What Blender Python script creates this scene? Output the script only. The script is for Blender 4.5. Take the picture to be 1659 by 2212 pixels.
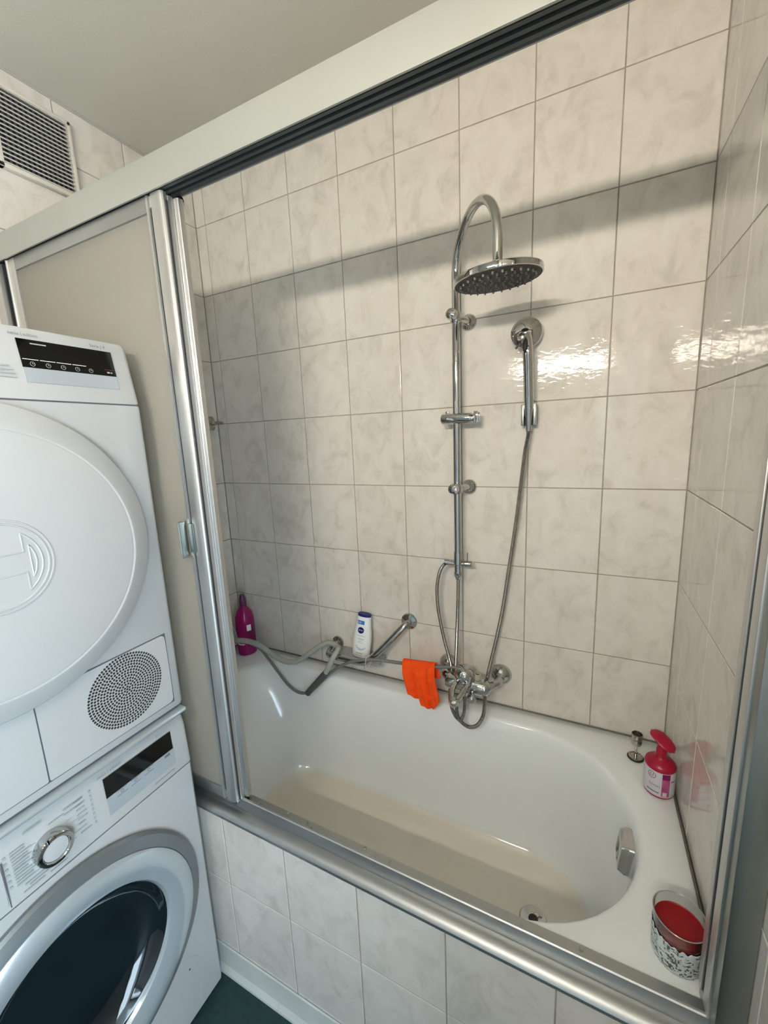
import bpy, bmesh, math, random
from mathutils import Vector, Matrix, noise
random.seed(4)
S = bpy.context.scene
for o in list(bpy.data.objects): bpy.data.objects.remove(o)
C = S.collection
PI = math.pi
Z0 = 0.565            # height of the bath rim above the floor; builders below measure z from the rim

# ------------------------------------------------------------------ camera
cd = bpy.data.cameras.new('camera'); cam = bpy.data.objects.new('camera', cd); C.objects.link(cam)
right = Vector((0.89772199, 0.43855986, -0.04195817))
down = Vector((0.04210064, -0.18019928, -0.98272873))
fwd = Vector((-0.4385462, 0.88045072, -0.18023251))
cam.matrix_world = Matrix.Translation((1.42008, -1.29661, 0.92065 + Z0)) @ Matrix((
    (right.x, -down.x, -fwd.x, 0), (right.y, -down.y, -fwd.y, 0), (right.z, -down.z, -fwd.z, 0), (0, 0, 0, 1)))
cd.sensor_fit = 'HORIZONTAL'; cd.sensor_width = 36; cd.lens = 36 * 883.58 / 1659
cd.clip_start = 0.01
S.camera = cam
# ------------------------------------------------------------------ world, lights, exposure
w = bpy.data.worlds.new('world'); S.world = w; w.use_nodes = True
w.node_tree.nodes['Background'].inputs[0].default_value = (0.62, 0.80, 1.0, 1)
w.node_tree.nodes['Background'].inputs[1].default_value = 1.5
def area(name, loc, rot, sx, sy, energy, col):
    l = bpy.data.lights.new(name, 'AREA'); l.shape = 'RECTANGLE'; l.size = sx; l.size_y = sy
    l.energy = energy; l.color = col
    o = bpy.data.objects.new(name, l); o.location = loc; o.rotation_euler = rot; C.objects.link(o); return o
# daylight entering through the open door in the right wall, behind the camera
area('door_daylight', (1.98, -1.68, 1.10), (0, PI / 2, 0), 1.9, 0.62, 18.0, (0.70, 0.88, 1.0))
S.view_settings.view_transform = 'Standard'; S.view_settings.look = 'None'
S.view_settings.gamma = 1; S.view_settings.use_curve_mapping = False
S.view_settings.exposure = 1.12
LAMP = 104.0

# ------------------------------------------------------------------ materials
def mat(name, col, rough=0.5, metal=0.0, bump=0.0, bscale=60, var=0.0, vscale=8, col2=None, alpha=None, trans=0, ior=1.45, coat=0, emit=None, es=0, bstretch=None, spec=None):
    m = bpy.data.materials.new(name); m.use_nodes = True; nt = m.node_tree; b = nt.nodes['Principled BSDF']
    b.inputs['Roughness'].default_value = rough; b.inputs['Metallic'].default_value = metal
    b.inputs['IOR'].default_value = ior; b.inputs['Transmission Weight'].default_value = trans
    b.inputs['Coat Weight'].default_value = coat
    if spec is not None: b.inputs['Specular IOR Level'].default_value = spec
    b.inputs['Base Color'].default_value = (*col, 1)
    if emit: b.inputs['Emission Color'].default_value = (*emit, 1); b.inputs['Emission Strength'].default_value = es
    tc = nt.nodes.new('ShaderNodeTexCoord')
    if var or col2:
        n = nt.nodes.new('ShaderNodeTexNoise'); n.inputs['Scale'].default_value = vscale; n.inputs['Detail'].default_value = 5
        nt.links.new(tc.outputs['Object'], n.inputs['Vector'])
        r = nt.nodes.new('ShaderNodeMapRange'); r.inputs[1].default_value = 0.35; r.inputs[2].default_value = 0.65
        nt.links.new(n.outputs['Fac'], r.inputs[0])
        mx = nt.nodes.new('ShaderNodeMix'); mx.data_type = 'RGBA'
        c2 = col2 if col2 else tuple(min(1, c * (1 - var)) for c in col)
        mx.inputs[6].default_value = (*col, 1); mx.inputs[7].default_value = (*c2, 1)
        nt.links.new(r.outputs[0], mx.inputs[0]); nt.links.new(mx.outputs[2], b.inputs['Base Color'])
    if bump:
        n = nt.nodes.new('ShaderNodeTexNoise'); n.inputs['Scale'].default_value = bscale; n.inputs['Detail'].default_value = 2
        v = tc.outputs['Object']
        if bstretch:
            mp = nt.nodes.new('ShaderNodeMapping'); mp.inputs['Scale'].default_value = bstretch
            nt.links.new(v, mp.inputs[0]); v = mp.outputs[0]
        nt.links.new(v, n.inputs['Vector'])
        bp = nt.nodes.new('ShaderNodeBump'); bp.inputs['Distance'].default_value = bump; bp.inputs['Strength'].default_value = 1
        nt.links.new(n.outputs['Fac'], bp.inputs['Height']); nt.links.new(bp.outputs[0], b.inputs['Normal'])
    return m

def tile_material():
    m = bpy.data.materials.new('glazed_tile'); m.use_nodes = True; nt = m.node_tree; b = nt.nodes['Principled BSDF']
    L = nt.links.new
    tc = nt.nodes.new('ShaderNodeTexCoord'); oi = nt.nodes.new('ShaderNodeObjectInfo')
    mul = nt.nodes.new('ShaderNodeMath'); mul.operation = 'MULTIPLY'; mul.inputs[1].default_value = 37.0; L(oi.outputs['Random'], mul.inputs[0])
    add = nt.nodes.new('ShaderNodeVectorMath'); add.operation = 'ADD'; L(tc.outputs['Object'], add.inputs[0]); L(mul.outputs[0], add.inputs[1])
    mp = nt.nodes.new('ShaderNodeMapping'); mp.inputs['Scale'].default_value = (1, 1, 0.75); mp.inputs['Rotation'].default_value = (0, 0.5, 0); L(add.outputs[0], mp.inputs[0])
    n1 = nt.nodes.new('ShaderNodeTexNoise'); n1.inputs['Scale'].default_value = 16; n1.inputs['Detail'].default_value = 6; n1.inputs['Roughness'].default_value = 0.62; n1.inputs['Distortion'].default_value = 0.7
    L(mp.outputs[0], n1.inputs['Vector'])
    cr = nt.nodes.new('ShaderNodeValToRGB'); e = cr.color_ramp.elements
    e[0].position = 0.32; e[0].color = (0.575, 0.545, 0.490, 1); e[1].position = 0.62; e[1].color = (0.700, 0.668, 0.618, 1)
    k = e.new(0.47); k.color = (0.665, 0.630, 0.575, 1)
    L(n1.outputs['Fac'], cr.inputs[0]); L(cr.outputs[0], b.inputs['Base Color'])
    b.inputs['Roughness'].default_value = 0.05; b.inputs['IOR'].default_value = 1.52
    n2 = nt.nodes.new('ShaderNodeTexNoise'); n2.inputs['Scale'].default_value = 55; n2.inputs['Detail'].default_value = 2.5; n2.inputs['Distortion'].default_value = 0.4
    mp2 = nt.nodes.new('ShaderNodeMapping'); mp2.inputs['Scale'].default_value = (0.7, 0.7, 1.5); L(add.outputs[0], mp2.inputs[0]); L(mp2.outputs[0], n2.inputs['Vector'])
    bp = nt.nodes.new('ShaderNodeBump'); bp.inputs['Distance'].default_value = 0.0006; bp.inputs['Strength'].default_value = 0.55
    L(n2.outputs['Fac'], bp.inputs['Height']); L(bp.outputs[0], b.inputs['Normal'])
    return m
TILE = tile_material()
GROUT = mat('grout', (0.36, 0.32, 0.26), 0.9, bump=0.0005, bscale=300, var=0.25, vscale=20)
CEIL = mat('ceiling_paint', (0.60, 0.59, 0.52), 0.9, bump=0.0003, bscale=200, var=0.04, vscale=2)
PLASTER = mat('wall_paint', (0.42, 0.41, 0.39), 0.8, bump=0.0004, bscale=150)
VINYL = mat('dark_vinyl', (0.012, 0.035, 0.035), 0.6, bump=0.0006, bscale=300, col2=(0.018, 0.05, 0.05), vscale=60)
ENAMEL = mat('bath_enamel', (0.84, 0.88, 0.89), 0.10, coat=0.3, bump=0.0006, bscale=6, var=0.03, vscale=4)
ALU = mat('satin_aluminium', (0.46, 0.475, 0.475), 0.42, 1.0, var=0.03, vscale=3)
ALUV = mat('satin_aluminium_upright', (0.66, 0.66, 0.65), 0.42, 1.0, var=0.03, vscale=3)
WHITEALU = mat('pale_lacquered_aluminium', (0.40, 0.405, 0.375), 0.32, 0.4, var=0.03, vscale=5)
DARK = mat('dark_seal', (0.03, 0.03, 0.035), 0.5, bump=0.0002)
TRACK = mat('track_grey', (0.09, 0.10, 0.10), 0.4, 0.4, var=0.1)
JAMB = mat('dull_grey_aluminium', (0.42, 0.45, 0.43), 0.35, 1.0, var=0.1, vscale=10)
FROST = mat('frosted_glass', (0.56, 0.56, 0.54), 0.42, bump=0.0006, bscale=220, ior=1.35)
_nt = FROST.node_tree; _tr = _nt.nodes.new('ShaderNodeBsdfTranslucent'); _tr.inputs[0].default_value = (0.90, 0.88, 0.83, 1)
_mx = _nt.nodes.new('ShaderNodeMixShader'); _mx.inputs[0].default_value = 0.78
_nt.links.new(_nt.nodes['Principled BSDF'].outputs[0], _mx.inputs[1]); _nt.links.new(_tr.outputs[0], _mx.inputs[2])
_nt.links.new(_mx.outputs[0], _nt.nodes['Material Output'].inputs[0])
CHROME = mat('chrome', (0.52, 0.52, 0.51), 0.05, 1.0, bump=0.0001, bscale=40)
CHROMEB = mat('worn_chrome', (0.50, 0.47, 0.42), 0.16, 1.0, var=0.25, vscale=60)
HOSE = mat('metal_hose', (0.40, 0.39, 0.37), 0.24, 1.0, var=0.2, vscale=80)
RUBBER = mat('black_rubber', (0.02, 0.018, 0.015), 0.55, var=0.3)
NOZZLE = mat('rubber_nozzle', (0.30, 0.27, 0.23), 0.4, var=0.2)
WHITE = mat('white_enamelled_steel', (0.44, 0.445, 0.44), 0.30, coat=0.15, bump=0.0001, bscale=400, var=0.015)
WHITEP = mat('white_plastic', (0.44, 0.445, 0.44), 0.38, var=0.02)
VENTW = mat('ivory_plastic', (0.66, 0.63, 0.56), 0.45, var=0.05)
SEAM = mat('seam_shadow_gap', (0.10, 0.10, 0.12), 0.8, var=0.1)
BLACKG = mat('black_glass', (0.003, 0.003, 0.003), 0.06, var=0.2)
SILVERP = mat('silver_plastic', (0.42, 0.46, 0.49), 0.35, 0.3, var=0.04)
RINGD = mat('dark_silver_plastic', (0.20, 0.22, 0.23), 0.30, 0.5, var=0.05)
RINGL = mat('light_silver_plastic', (0.52, 0.57, 0.60), 0.22, 0.5, var=0.04)
GLASSD = mat('smoked_door_glass', (0.006, 0.012, 0.015), 0.05, coat=0.6, bump=0.003, bscale=9, var=0.3)
INK = mat('grey_print', (0.16, 0.17, 0.18), 0.6, var=0.1)
INKL = mat('light_print', (0.35, 0.37, 0.38), 0.5, var=0.1)
WHITEINK = mat('white_print', (0.75, 0.77, 0.78), 0.5, var=0.05)
REDINK = mat('red_print', (0.20, 0.02, 0.02), 0.5, var=0.1)
NAVY = mat('navy_plastic', (0.008, 0.010, 0.16), 0.3, var=0.1)
BLUE = mat('blue_print', (0.03, 0.18, 0.55), 0.4, var=0.1)
PALEBLUE = mat('pale_blue_print', (0.35, 0.45, 0.60), 0.4, col2=(0.7, 0.75, 0.8), vscale=50)
CREAM = mat('white_bottle_plastic', (0.84, 0.86, 0.84), 0.30, var=0.03)
MAGENTA = mat('magenta_plastic', (0.45, 0.006, 0.17), 0.22, trans=0.25, var=0.25, vscale=15)
MAGLAB = mat('dark_magenta_label', (0.20, 0.004, 0.09), 0.3, var=0.2)
LILAC = mat('purple_clear_cap', (0.20, 0.05, 0.14), 0.2, trans=0.4, var=0.1)
REDP = mat('raspberry_plastic', (0.38, 0.005, 0.036), 0.32, var=0.1)
LABELW = mat('pale_label', (0.62, 0.60, 0.66), 0.4, var=0.06)
LABELP = mat('pink_label', (0.48, 0.10, 0.24), 0.4, col2=(0.36, 0.05, 0.18), vscale=50)
SCRIPT = mat('mauve_print', (0.28, 0.15, 0.26), 0.5, var=0.1)
ORANGE = mat('orange_microfibre', (1.0, 0.095, 0.004), 0.95, bump=0.0008, bscale=700, col2=(0.9, 0.07, 0.003), vscale=40)
HOSEG = mat('grey_plastic_hose', (0.36, 0.38, 0.34), 0.42, bump=0.0002, bscale=200, var=0.12, vscale=30)
HOSED = mat('dark_grey_plastic_hose', (0.17, 0.18, 0.165), 0.45, bump=0.0002, bscale=200, var=0.15, vscale=30)
SLEEVE = mat('charcoal_sleeve', (0.08, 0.085, 0.08), 0.5, var=0.2)
CLEAR = mat('clear_glass', (0.93, 0.95, 0.95), 0.03, trans=1.0, ior=1.45, bump=0.0001)
PLATE = mat('smoky_acrylic', (0.62, 0.63, 0.63), 0.12, trans=0.55, ior=1.4, var=0.1)
STRING = mat('grey_string', (0.55, 0.53, 0.50), 0.8, bump=0.0003, bscale=900)
WAX = mat('red_wax', (0.30, 0.003, 0.006), 0.45, bump=0.0005, bscale=40, col2=(0.22, 0.002, 0.005), vscale=20)
LACE = mat('lace_white', (0.62, 0.70, 0.68), 0.55, var=0.1)
BEIGEP = mat('beige_plastic', (0.45, 0.43, 0.35), 0.5, var=0.1)
SKIRT = mat('skirting_glaze', (0.62, 0.65, 0.62), 0.2, bump=0.0005, bscale=30, var=0.1)
DIFF = mat('lamp_diffuser', (0.9, 0.9, 0.9), 0.5, emit=(1.0, 0.90, 0.76), es=LAMP)
SILIC = mat('grey_silicone', (0.18, 0.17, 0.15), 0.5, var=0.3, vscale=40)

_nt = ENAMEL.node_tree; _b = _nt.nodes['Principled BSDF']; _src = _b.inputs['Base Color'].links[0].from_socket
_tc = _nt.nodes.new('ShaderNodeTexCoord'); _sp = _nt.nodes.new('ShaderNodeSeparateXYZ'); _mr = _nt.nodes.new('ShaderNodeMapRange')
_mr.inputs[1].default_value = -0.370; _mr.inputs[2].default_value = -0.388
_m2 = _nt.nodes.new('ShaderNodeMix'); _m2.data_type = 'RGBA'; _m2.inputs[7].default_value = (0.80, 0.76, 0.67, 1)  # warm light on the tub floor, painted into the enamel colour by height
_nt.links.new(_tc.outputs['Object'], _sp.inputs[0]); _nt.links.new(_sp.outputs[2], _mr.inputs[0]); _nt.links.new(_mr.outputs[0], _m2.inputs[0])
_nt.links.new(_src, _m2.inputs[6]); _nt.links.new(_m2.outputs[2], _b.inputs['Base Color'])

# ------------------------------------------------------------------ mesh helpers
WL = {}               # world location (rim based) of every object's origin
def obj(name, bm, m, parent=None, loc=None, ang=35, label=None):
    """link bm (verts in rim-based world coordinates) as one object"""
    if parent is not None: base = WL[parent.name]
    else: base = Vector(loc if loc else (0, 0, 0))
    if base.length > 0: bmesh.ops.translate(bm, verts=bm.verts, vec=-base)
    bmesh.ops.recalc_face_normals(bm, faces=bm.faces)
    me = bpy.data.meshes.new(name); bm.to_mesh(me); bm.free()
    for p in me.polygons: p.use_smooth = True
    me.set_sharp_from_angle(angle=math.radians(ang))
    me.materials.append(m)
    o = bpy.data.objects.new(name, me); C.objects.link(o)
    if parent is not None: o.parent = parent
    else: o.location = (base.x, base.y, base.z + Z0)
    WL[o.name] = base.copy()
    if label: o['label'] = label
    return o
def thing(name, label, cat, loc, group=None):
    o = bpy.data.objects.new(name, None); C.objects.link(o); o.empty_display_size = 0.02
    o.location = (loc[0], loc[1], loc[2] + Z0); WL[o.name] = Vector(loc)
    o['label'] = label; o['category'] = cat
    if group: o['group'] = group
    return o
def tag(o, label, cat, group=None):
    o['label'] = label; o['category'] = cat
    if group: o['group'] = group
    return o
def struct(o, label, cat='wall'):
    o['kind'] = 'structure'; o['label'] = label; o['category'] = cat; return o
def B(): return bmesh.new()
def box(bm, x0, x1, y0, y1, z0, z1, bev=0, seg=2):
    t = bmesh.new()
    v = [t.verts.new((x, y, z)) for x in (x0, x1) for y in (y0, y1) for z in (z0, z1)]
    for f in ((0, 1, 3, 2), (4, 6, 7, 5), (0, 4, 5, 1), (2, 3, 7, 6), (0, 2, 6, 4), (1, 5, 7, 3)): t.faces.new([v[i] for i in f])
    if bev: bmesh.ops.bevel(t, geom=list(t.edges), offset=bev, segments=seg, affect='EDGES', profile=0.5)
    merge(bm, t); return bm
def merge(bm, t):
    me = bpy.data.meshes.new('tmp'); bmesh.ops.recalc_face_normals(t, faces=t.faces); t.to_mesh(me); t.free(); bm.from_mesh(me); bpy.data.meshes.remove(me)
def prism(bm, pts, axis, a, b, bev=0, seg=2):
    """pts 2D in the two other axes (x:(y,z), y:(x,z), z:(x,y)); extruded a..b"""
    t = bmesh.new()
    def P(p, h): return {'x': (h, p[0], p[1]), 'y': (p[0], h, p[1]), 'z': (p[0], p[1], h)}[axis]
    A = [t.verts.new(P(p, a)) for p in pts]; D = [t.verts.new(P(p, b)) for p in pts]
    n = len(pts)
    f1 = t.faces.new(A); f2 = t.faces.new(list(reversed(D)))
    for i in range(n): t.faces.new((A[i], D[i], D[(i + 1) % n], A[(i + 1) % n]))
    if bev:
        es = set(f1.edges) | set(f2.edges)
        bmesh.ops.bevel(t, geom=list(es), offset=bev, segments=seg, affect='EDGES', profile=0.5)
    bmesh.ops.triangulate(t, faces=[f for f in t.faces if len(f.verts) > 4])
    merge(bm, t); return bm
def frame_of(d):
    d = d.normalized(); a = Vector((0, 0, 1)) if abs(d.z) < 0.9 else Vector((1, 0, 0))
    u = d.cross(a).normalized(); return u, d.cross(u).normalized()
def smooth_path(p, step):
    p = [Vector(q) for q in p]; out = []
    for i in range(len(p) - 1):
        p0 = p[i - 1] if i else p[0] * 2 - p[1]; p1 = p[i]; p2 = p[i + 1]; p3 = p[i + 2] if i + 2 < len(p) else p2 * 2 - p1
        n = max(2, int((p2 - p1).length / step))
        for k in range(n):
            t = k / n
            out.append(0.5 * ((2 * p1) + (p2 - p0) * t + (2 * p0 - 5 * p1 + 4 * p2 - p3) * t * t + (3 * p1 - p0 - 3 * p2 + p3) * t ** 3))
    out.append(p[-1]); return out
def tube(bm, pts, r, seg=12, closed=False, rad=None):
    """sweep a circle; parallel-transport frame; r radius or rad list"""
    pts = [Vector(p) for p in pts]; n = len(pts); u = None; rings = []
    for i, p in enumerate(pts):
        d = (pts[min(i + 1, n - 1)] - pts[max(i - 1, 0)]) if not closed else (pts[(i + 1) % n] - pts[i - 1])
        if d.length < 1e-9: d = Vector((0, 0, 1))
        d.normalize()
        if u is None: u, v = frame_of(d)
        u = (u - d * u.dot(d)).normalized(); v = d.cross(u)
        rr = rad[i] if rad else r
        rings.append([bm.verts.new(p + (u * math.cos(2 * PI * k / seg) + v * math.sin(2 * PI * k / seg)) * rr) for k in range(seg)])
    m = n if closed else n - 1
    for i in range(m):
        a, b = rings[i], rings[(i + 1) % n]
        for k in range(seg): bm.faces.new((a[k], a[(k + 1) % seg], b[(k + 1) % seg], b[k]))
    if not closed: bm.faces.new(rings[0]); bm.faces.new(list(reversed(rings[-1])))
    return bm
def ribbed(bm, pts, r, pitch=0.0034, depth=0.0011, seg=10):
    sp = smooth_path(pts, 0.006); L = [0]
    for a, b in zip(sp, sp[1:]): L.append(L[-1] + (b - a).length)
    n = int(L[-1] / (pitch / 2)); q = []; rad = []; j = 0
    for i in range(n + 1):
        s = L[-1] * i / n
        while j < len(L) - 2 and L[j + 1] < s: j += 1
        t = (s - L[j]) / max(1e-9, L[j + 1] - L[j]); q.append(sp[j].lerp(sp[j + 1], t)); rad.append(r - (depth if i % 2 else 0))
    return tube(bm, q, r, seg, rad=rad)
def lathe(bm, prof, c, axis=(0, 0, 1), seg=32, flat=None):
    """prof: (radius, height along axis) from c"""
    c = Vector(c); ax = Vector(axis).normalized(); u, v = frame_of(ax); rings = []
    for r, h in prof:
        if r < 1e-6: rings.append([bm.verts.new(c + ax * h)])
        else: rings.append([bm.verts.new(c + ax * h + (u * math.cos(2 * PI * k / seg) + v * math.sin(2 * PI * k / seg)) * r) for k in range(seg)])
    for a, b in zip(rings, rings[1:]):
        if len(a) == 1 and len(b) == 1: continue
        for k in range(seg):
            k2 = (k + 1) % seg
            if len(a) == 1: bm.faces.new((a[0], b[k], b[k2]))
            elif len(b) == 1: bm.faces.new((a[k], a[k2], b[0]))
            else: bm.faces.new((a[k], a[k2], b[k2], b[k]))
    if len(rings[0]) > 1 and abs(prof[0][0]) > 1e-6 and not flat: bm.faces.new(list(reversed(rings[0])))
    if len(rings[-1]) > 1 and not flat: bm.faces.new(rings[-1])
    return bm
def text_bm(s, size, fn, align='CENTER'):
    """filled text; fn(u,v)->world point"""
    c = bpy.data.curves.new('t', 'FONT'); c.body = s; c.size = size; c.align_x = align; c.align_y = 'CENTER'; c.resolution_u = 2
    o = bpy.data.objects.new('t', c); C.objects.link(o)
    dg = bpy.context.evaluated_depsgraph_get(); me = bpy.data.meshes.new_from_object(o.evaluated_get(dg))
    bm = bmesh.new(); bm.from_mesh(me)
    for v in bm.verts: v.co = fn(v.co.x, v.co.y)
    bpy.data.objects.remove(o); bpy.data.meshes.remove(me); bpy.data.curves.remove(c)
    return bm

# ------------------------------------------------------------------ tiles
TW, TH, JT = 0.202, 0.25202, 0.0026
_tc = {}
def tile_mesh(wd, h):
    k = (round(wd, 4), round(h, 4))
    if k in _tc: return _tc[k]
    bm = bmesh.new(); e = 0.0013; d = 0.0010; t = 0.0030
    def ring(ins, y): return [bm.verts.new((sx * (wd / 2 - ins), y, sz * (h / 2 - ins))) for sx, sz in ((-1, -1), (1, -1), (1, 1), (-1, 1))]
    a = ring(0, t); b = ring(0, d); c = ring(e * 0.45, d * 0.3); f = ring(e * 1.2, 0)
    for p, q in ((a, b), (b, c), (c, f)):
        for i in range(4): bm.faces.new((p[i], p[(i + 1) % 4], q[(i + 1) % 4], q[i]))
    bm.faces.new(f); bmesh.ops.recalc_face_normals(bm, faces=bm.faces)
    me = bpy.data.meshes.new('tile'); bm.to_mesh(me); bm.free()
    me.materials.append(TILE); _tc[k] = me; return me
def tiles(parent, us, zs, place, rot, skip=None):
    base = WL[parent.name]
    for i in range(len(us) - 1):
        for j in range(len(zs) - 1):
            u0, u1, z0, z1 = us[i], us[i + 1], zs[j], zs[j + 1]
            if abs(u1 - u0) < 0.008 or z1 - z0 < 0.008: continue
            if skip and skip((u0 + u1) / 2, (z0 + z1) / 2): continue
            o = bpy.data.objects.new('tile', tile_mesh(abs(u1 - u0) - JT, z1 - z0 - JT)); C.objects.link(o)
            o.parent = parent; o.location = Vector(place((u0 + u1) / 2, (z0 + z1) / 2)) - base
            o.rotation_euler = (random.uniform(-.0012, .0012), 0, rot + random.uniform(-.0012, .0012))
LEN = 1.6595; aL = 0.0506; TOP = 1.915; YF = -2.05
rowz = [0.2473 + TH * k for k in range(7)]
zs_up = [0.0] + rowz + [TOP]
zs_low = [rowz[0] - TH * k for k in range(3, 0, -1)]
# back wall
wb = struct(obj('wall_back', box(B(), -0.1, LEN + 0.1, 0.0013, 0.1, -Z0, TOP), GROUT), 'back wall of the bath alcove covered in beige marbled tiles')
tiles(wb, [0] + [aL + TW * k for k in range(8)] + [LEN], zs_up, lambda u, z: (u, 0, z), 0)
# left wall
wl = struct(obj('wall_left', box(B(), -0.1, -0.0013, YF, 0.1, -Z0, TOP), GROUT), 'left wall with beige marbled tiles and the air vent')
ysl = [0, -0.067] + [-0.067 - TW * k for k in range(1, 7)]
tiles(wl, ysl, zs_up, lambda u, z: (0, u, z), PI / 2, skip=lambda u, z: u < -0.75 and z < 0.7)
# right wall with the doorway behind the camera
bm = B(); X1 = LEN + 0.0013
box(bm, X1, LEN + 0.1, -1.36, 0.1, -Z0, TOP); box(bm, X1, LEN + 0.1, -2.0, -1.36, 1.47, TOP); box(bm, X1, LEN + 0.1, YF, -2.0, -Z0, TOP)
wr = struct(obj('wall_right', bm, GROUT), 'right wall of the bath alcove covered in beige tiles')
ysr = [0, -0.108] + [-0.108 - TW * k for k in range(1, 7)]
tiles(wr, ysr, zs_up, lambda u, z: (LEN, u, z), -PI / 2)
tiles(wr, ysr[4:], [rowz[0] - TH * 3, rowz[0] - TH * 2, rowz[0] - TH, 0], lambda u, z: (LEN, u, z), -PI / 2)
wf = struct(obj('wall_front', box(B(), -0.1, LEN + 0.1, YF - 0.1, YF, -Z0, TOP), PLASTER), 'painted wall behind the camera')
cl = struct(obj('ceiling', box(B(), -0.1, LEN + 0.1, YF - 0.1, 0.1, TOP, TOP + 0.08), CEIL), 'plain painted ceiling above the bath', 'ceiling')
fl = struct(obj('floor', box(B(), -0.1, LEN + 1.2, YF - 0.1, 0.1, -Z0 - 0.08, -Z0), VINYL), 'dark green vinyl floor between washing machine and bath', 'floor')
bm = B()
for a, b, c, d in ((-1.40, -1.36, -Z0, 1.47), (-2.0, -1.96, -Z0, 1.47), (-2.0, -1.36, 1.43, 1.47)): box(bm, LEN - 0.012, LEN + 0.11, a, b, c, d, 0.003)
struct(obj('trim_1', bm, PLASTER), 'door frame behind the camera', 'trim')
# ceiling cornice line: thin pale bead where left wall meets ceiling
struct(obj('trim_2', tube(B(), [(0.001, -0.0, TOP - 0.002), (0.001, YF, TOP - 0.002)], 0.004, 8), PLASTER), 'pale sealant bead where left wall meets ceiling', 'trim')

# ------------------------------------------------------------------ bath panel (tiled front of the bath)
PY = -0.686
pn = struct(obj('wall_bath_front', box(B(), 0.0, LEN, PY + 0.0013, PY + 0.03, -Z0, -0.024), GROUT), 'low wall of grey-white tiles under the bath rim')
tiles(pn, [0.0] + [0.604 + TW * k for k in range(-2, 6)] + [LEN], [-Z0 + 0.06, -0.502, -0.2505, -0.024], lambda u, z: (u, PY, z), 0)
bm = B()
prof = [(PY - 0.002, -Z0), (PY - 0.020, -Z0), (PY - 0.019, -Z0 + 0.006), (PY - 0.010, -Z0 + 0.018), (PY - 0.006, -Z0 + 0.04), (PY - 0.0045, -Z0 + 0.075), (PY - 0.001, -Z0 + 0.077)]
sk = struct(obj('baseboard_bath', box(B(), 0.385, LEN, PY - 0.001, PY + 0.001, -Z0, -Z0 + 0.05), GROUT), 'white coved skirting at the foot of the tiled bath panel', 'baseboard')
for k in range(-1, 6):
    x0 = 0.566 + 0.182 * k
    bm = prism(B(), prof, 'x', x0 + 0.0002, min(x0 + 0.1818, LEN))
    bmesh.ops.delete(bm, geom=[f for f in bm.faces if max(v.co.x for v in f.verts) - min(v.co.x for v in f.verts) < 1e-6], context='FACES_ONLY')
    obj('tile', bm, SKIRT, sk, ang=25)

# ------------------------------------------------------------------ bathtub
def rrect(x0, x1, y0, y1, rl, rr, n=14):
    p = []
    def arc(cx, cy, r, a0, a1):
        for k in range(n): a = a0 + (a1 - a0) * k / (n - 1); p.append((cx + r * math.cos(a), cy + r * math.sin(a)))
    def line(a, b):
        for k in range(1, n): t = k / n; p.append((a[0] + (b[0] - a[0]) * t, a[1] + (b[1] - a[1]) * t))
    arc(x1 - rr, y1 - rr, rr, PI / 2, 0); line((x1, y1 - rr), (x1, y0 + rr))
    arc(x1 - rr, y0 + rr, rr, 0, -PI / 2); line((x1 - rr, y0), (x0 + rl, y0))
    arc(x0 + rl, y0 + rl, rl, -PI / 2, -PI); line((x0, y0 + rl), (x0, y1 - rl))
    arc(x0 + rl, y1 - rl, rl, PI, PI / 2); line((x0 + rl, y1), (x1 - rr, y1))
    return p
rings = [(-.05, .004, 1.655, -.652, -.003, .02, .02), (-.006, .003, 1.656, -.654, -.002, .02, .02), (0, .008, 1.651, -.650, -.006, .02, .02),
         (0.0008, .06, 1.60, -.642, -.045, .12, .20), (0, .135, 1.574, -.636, -.068, .20, .276), (-.003, .150, 1.568, -.631, -.075, .20, .272), (-.012, .162, 1.562, -.625, -.082, .20, .266),
         (-.035, .185, 1.557, -.619, -.088, .20, .262), (-.10, .245, 1.548, -.607, -.096, .20, .252), (-.20, .300, 1.535, -.592, -.108, .20, .238), (-.29, .350, 1.522, -.576, -.121, .19, .226),
         (-.345, .375, 1.510, -.562, -.133, .18, .212), (-.375, .395, 1.494, -.546, -.148, .17, .198), (-.392, .425, 1.470, -.524, -.170, .16, .176), (-.4005, .47, 1.435, -.495, -.20, .14, .145), (-.404, .70, 1.36, -.44, -.255, .09, .09), (-.406, 1.1, 1.33, -.39, -.31, .03, .03)]
bm = B(); vr = []
for z, x0, x1, y0, y1, rl, rr in rings: vr.append([bm.verts.new((x, y, z)) for x, y in rrect(x0, x1, y0, y1, rl, rr)])
for a, b in zip(vr, vr[1:]):
    n = len(a)
    for k in range(n): bm.faces.new((a[k], a[(k + 1) % n], b[(k + 1) % n], b[k]))
bm.faces.new(vr[-1])
tub = tag(obj('bathtub', bm, ENAMEL, loc=(0.83, -0.33, 0), ang=60), 'white enamelled bathtub with a rounded right end below the shower', 'bathtub')
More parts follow.
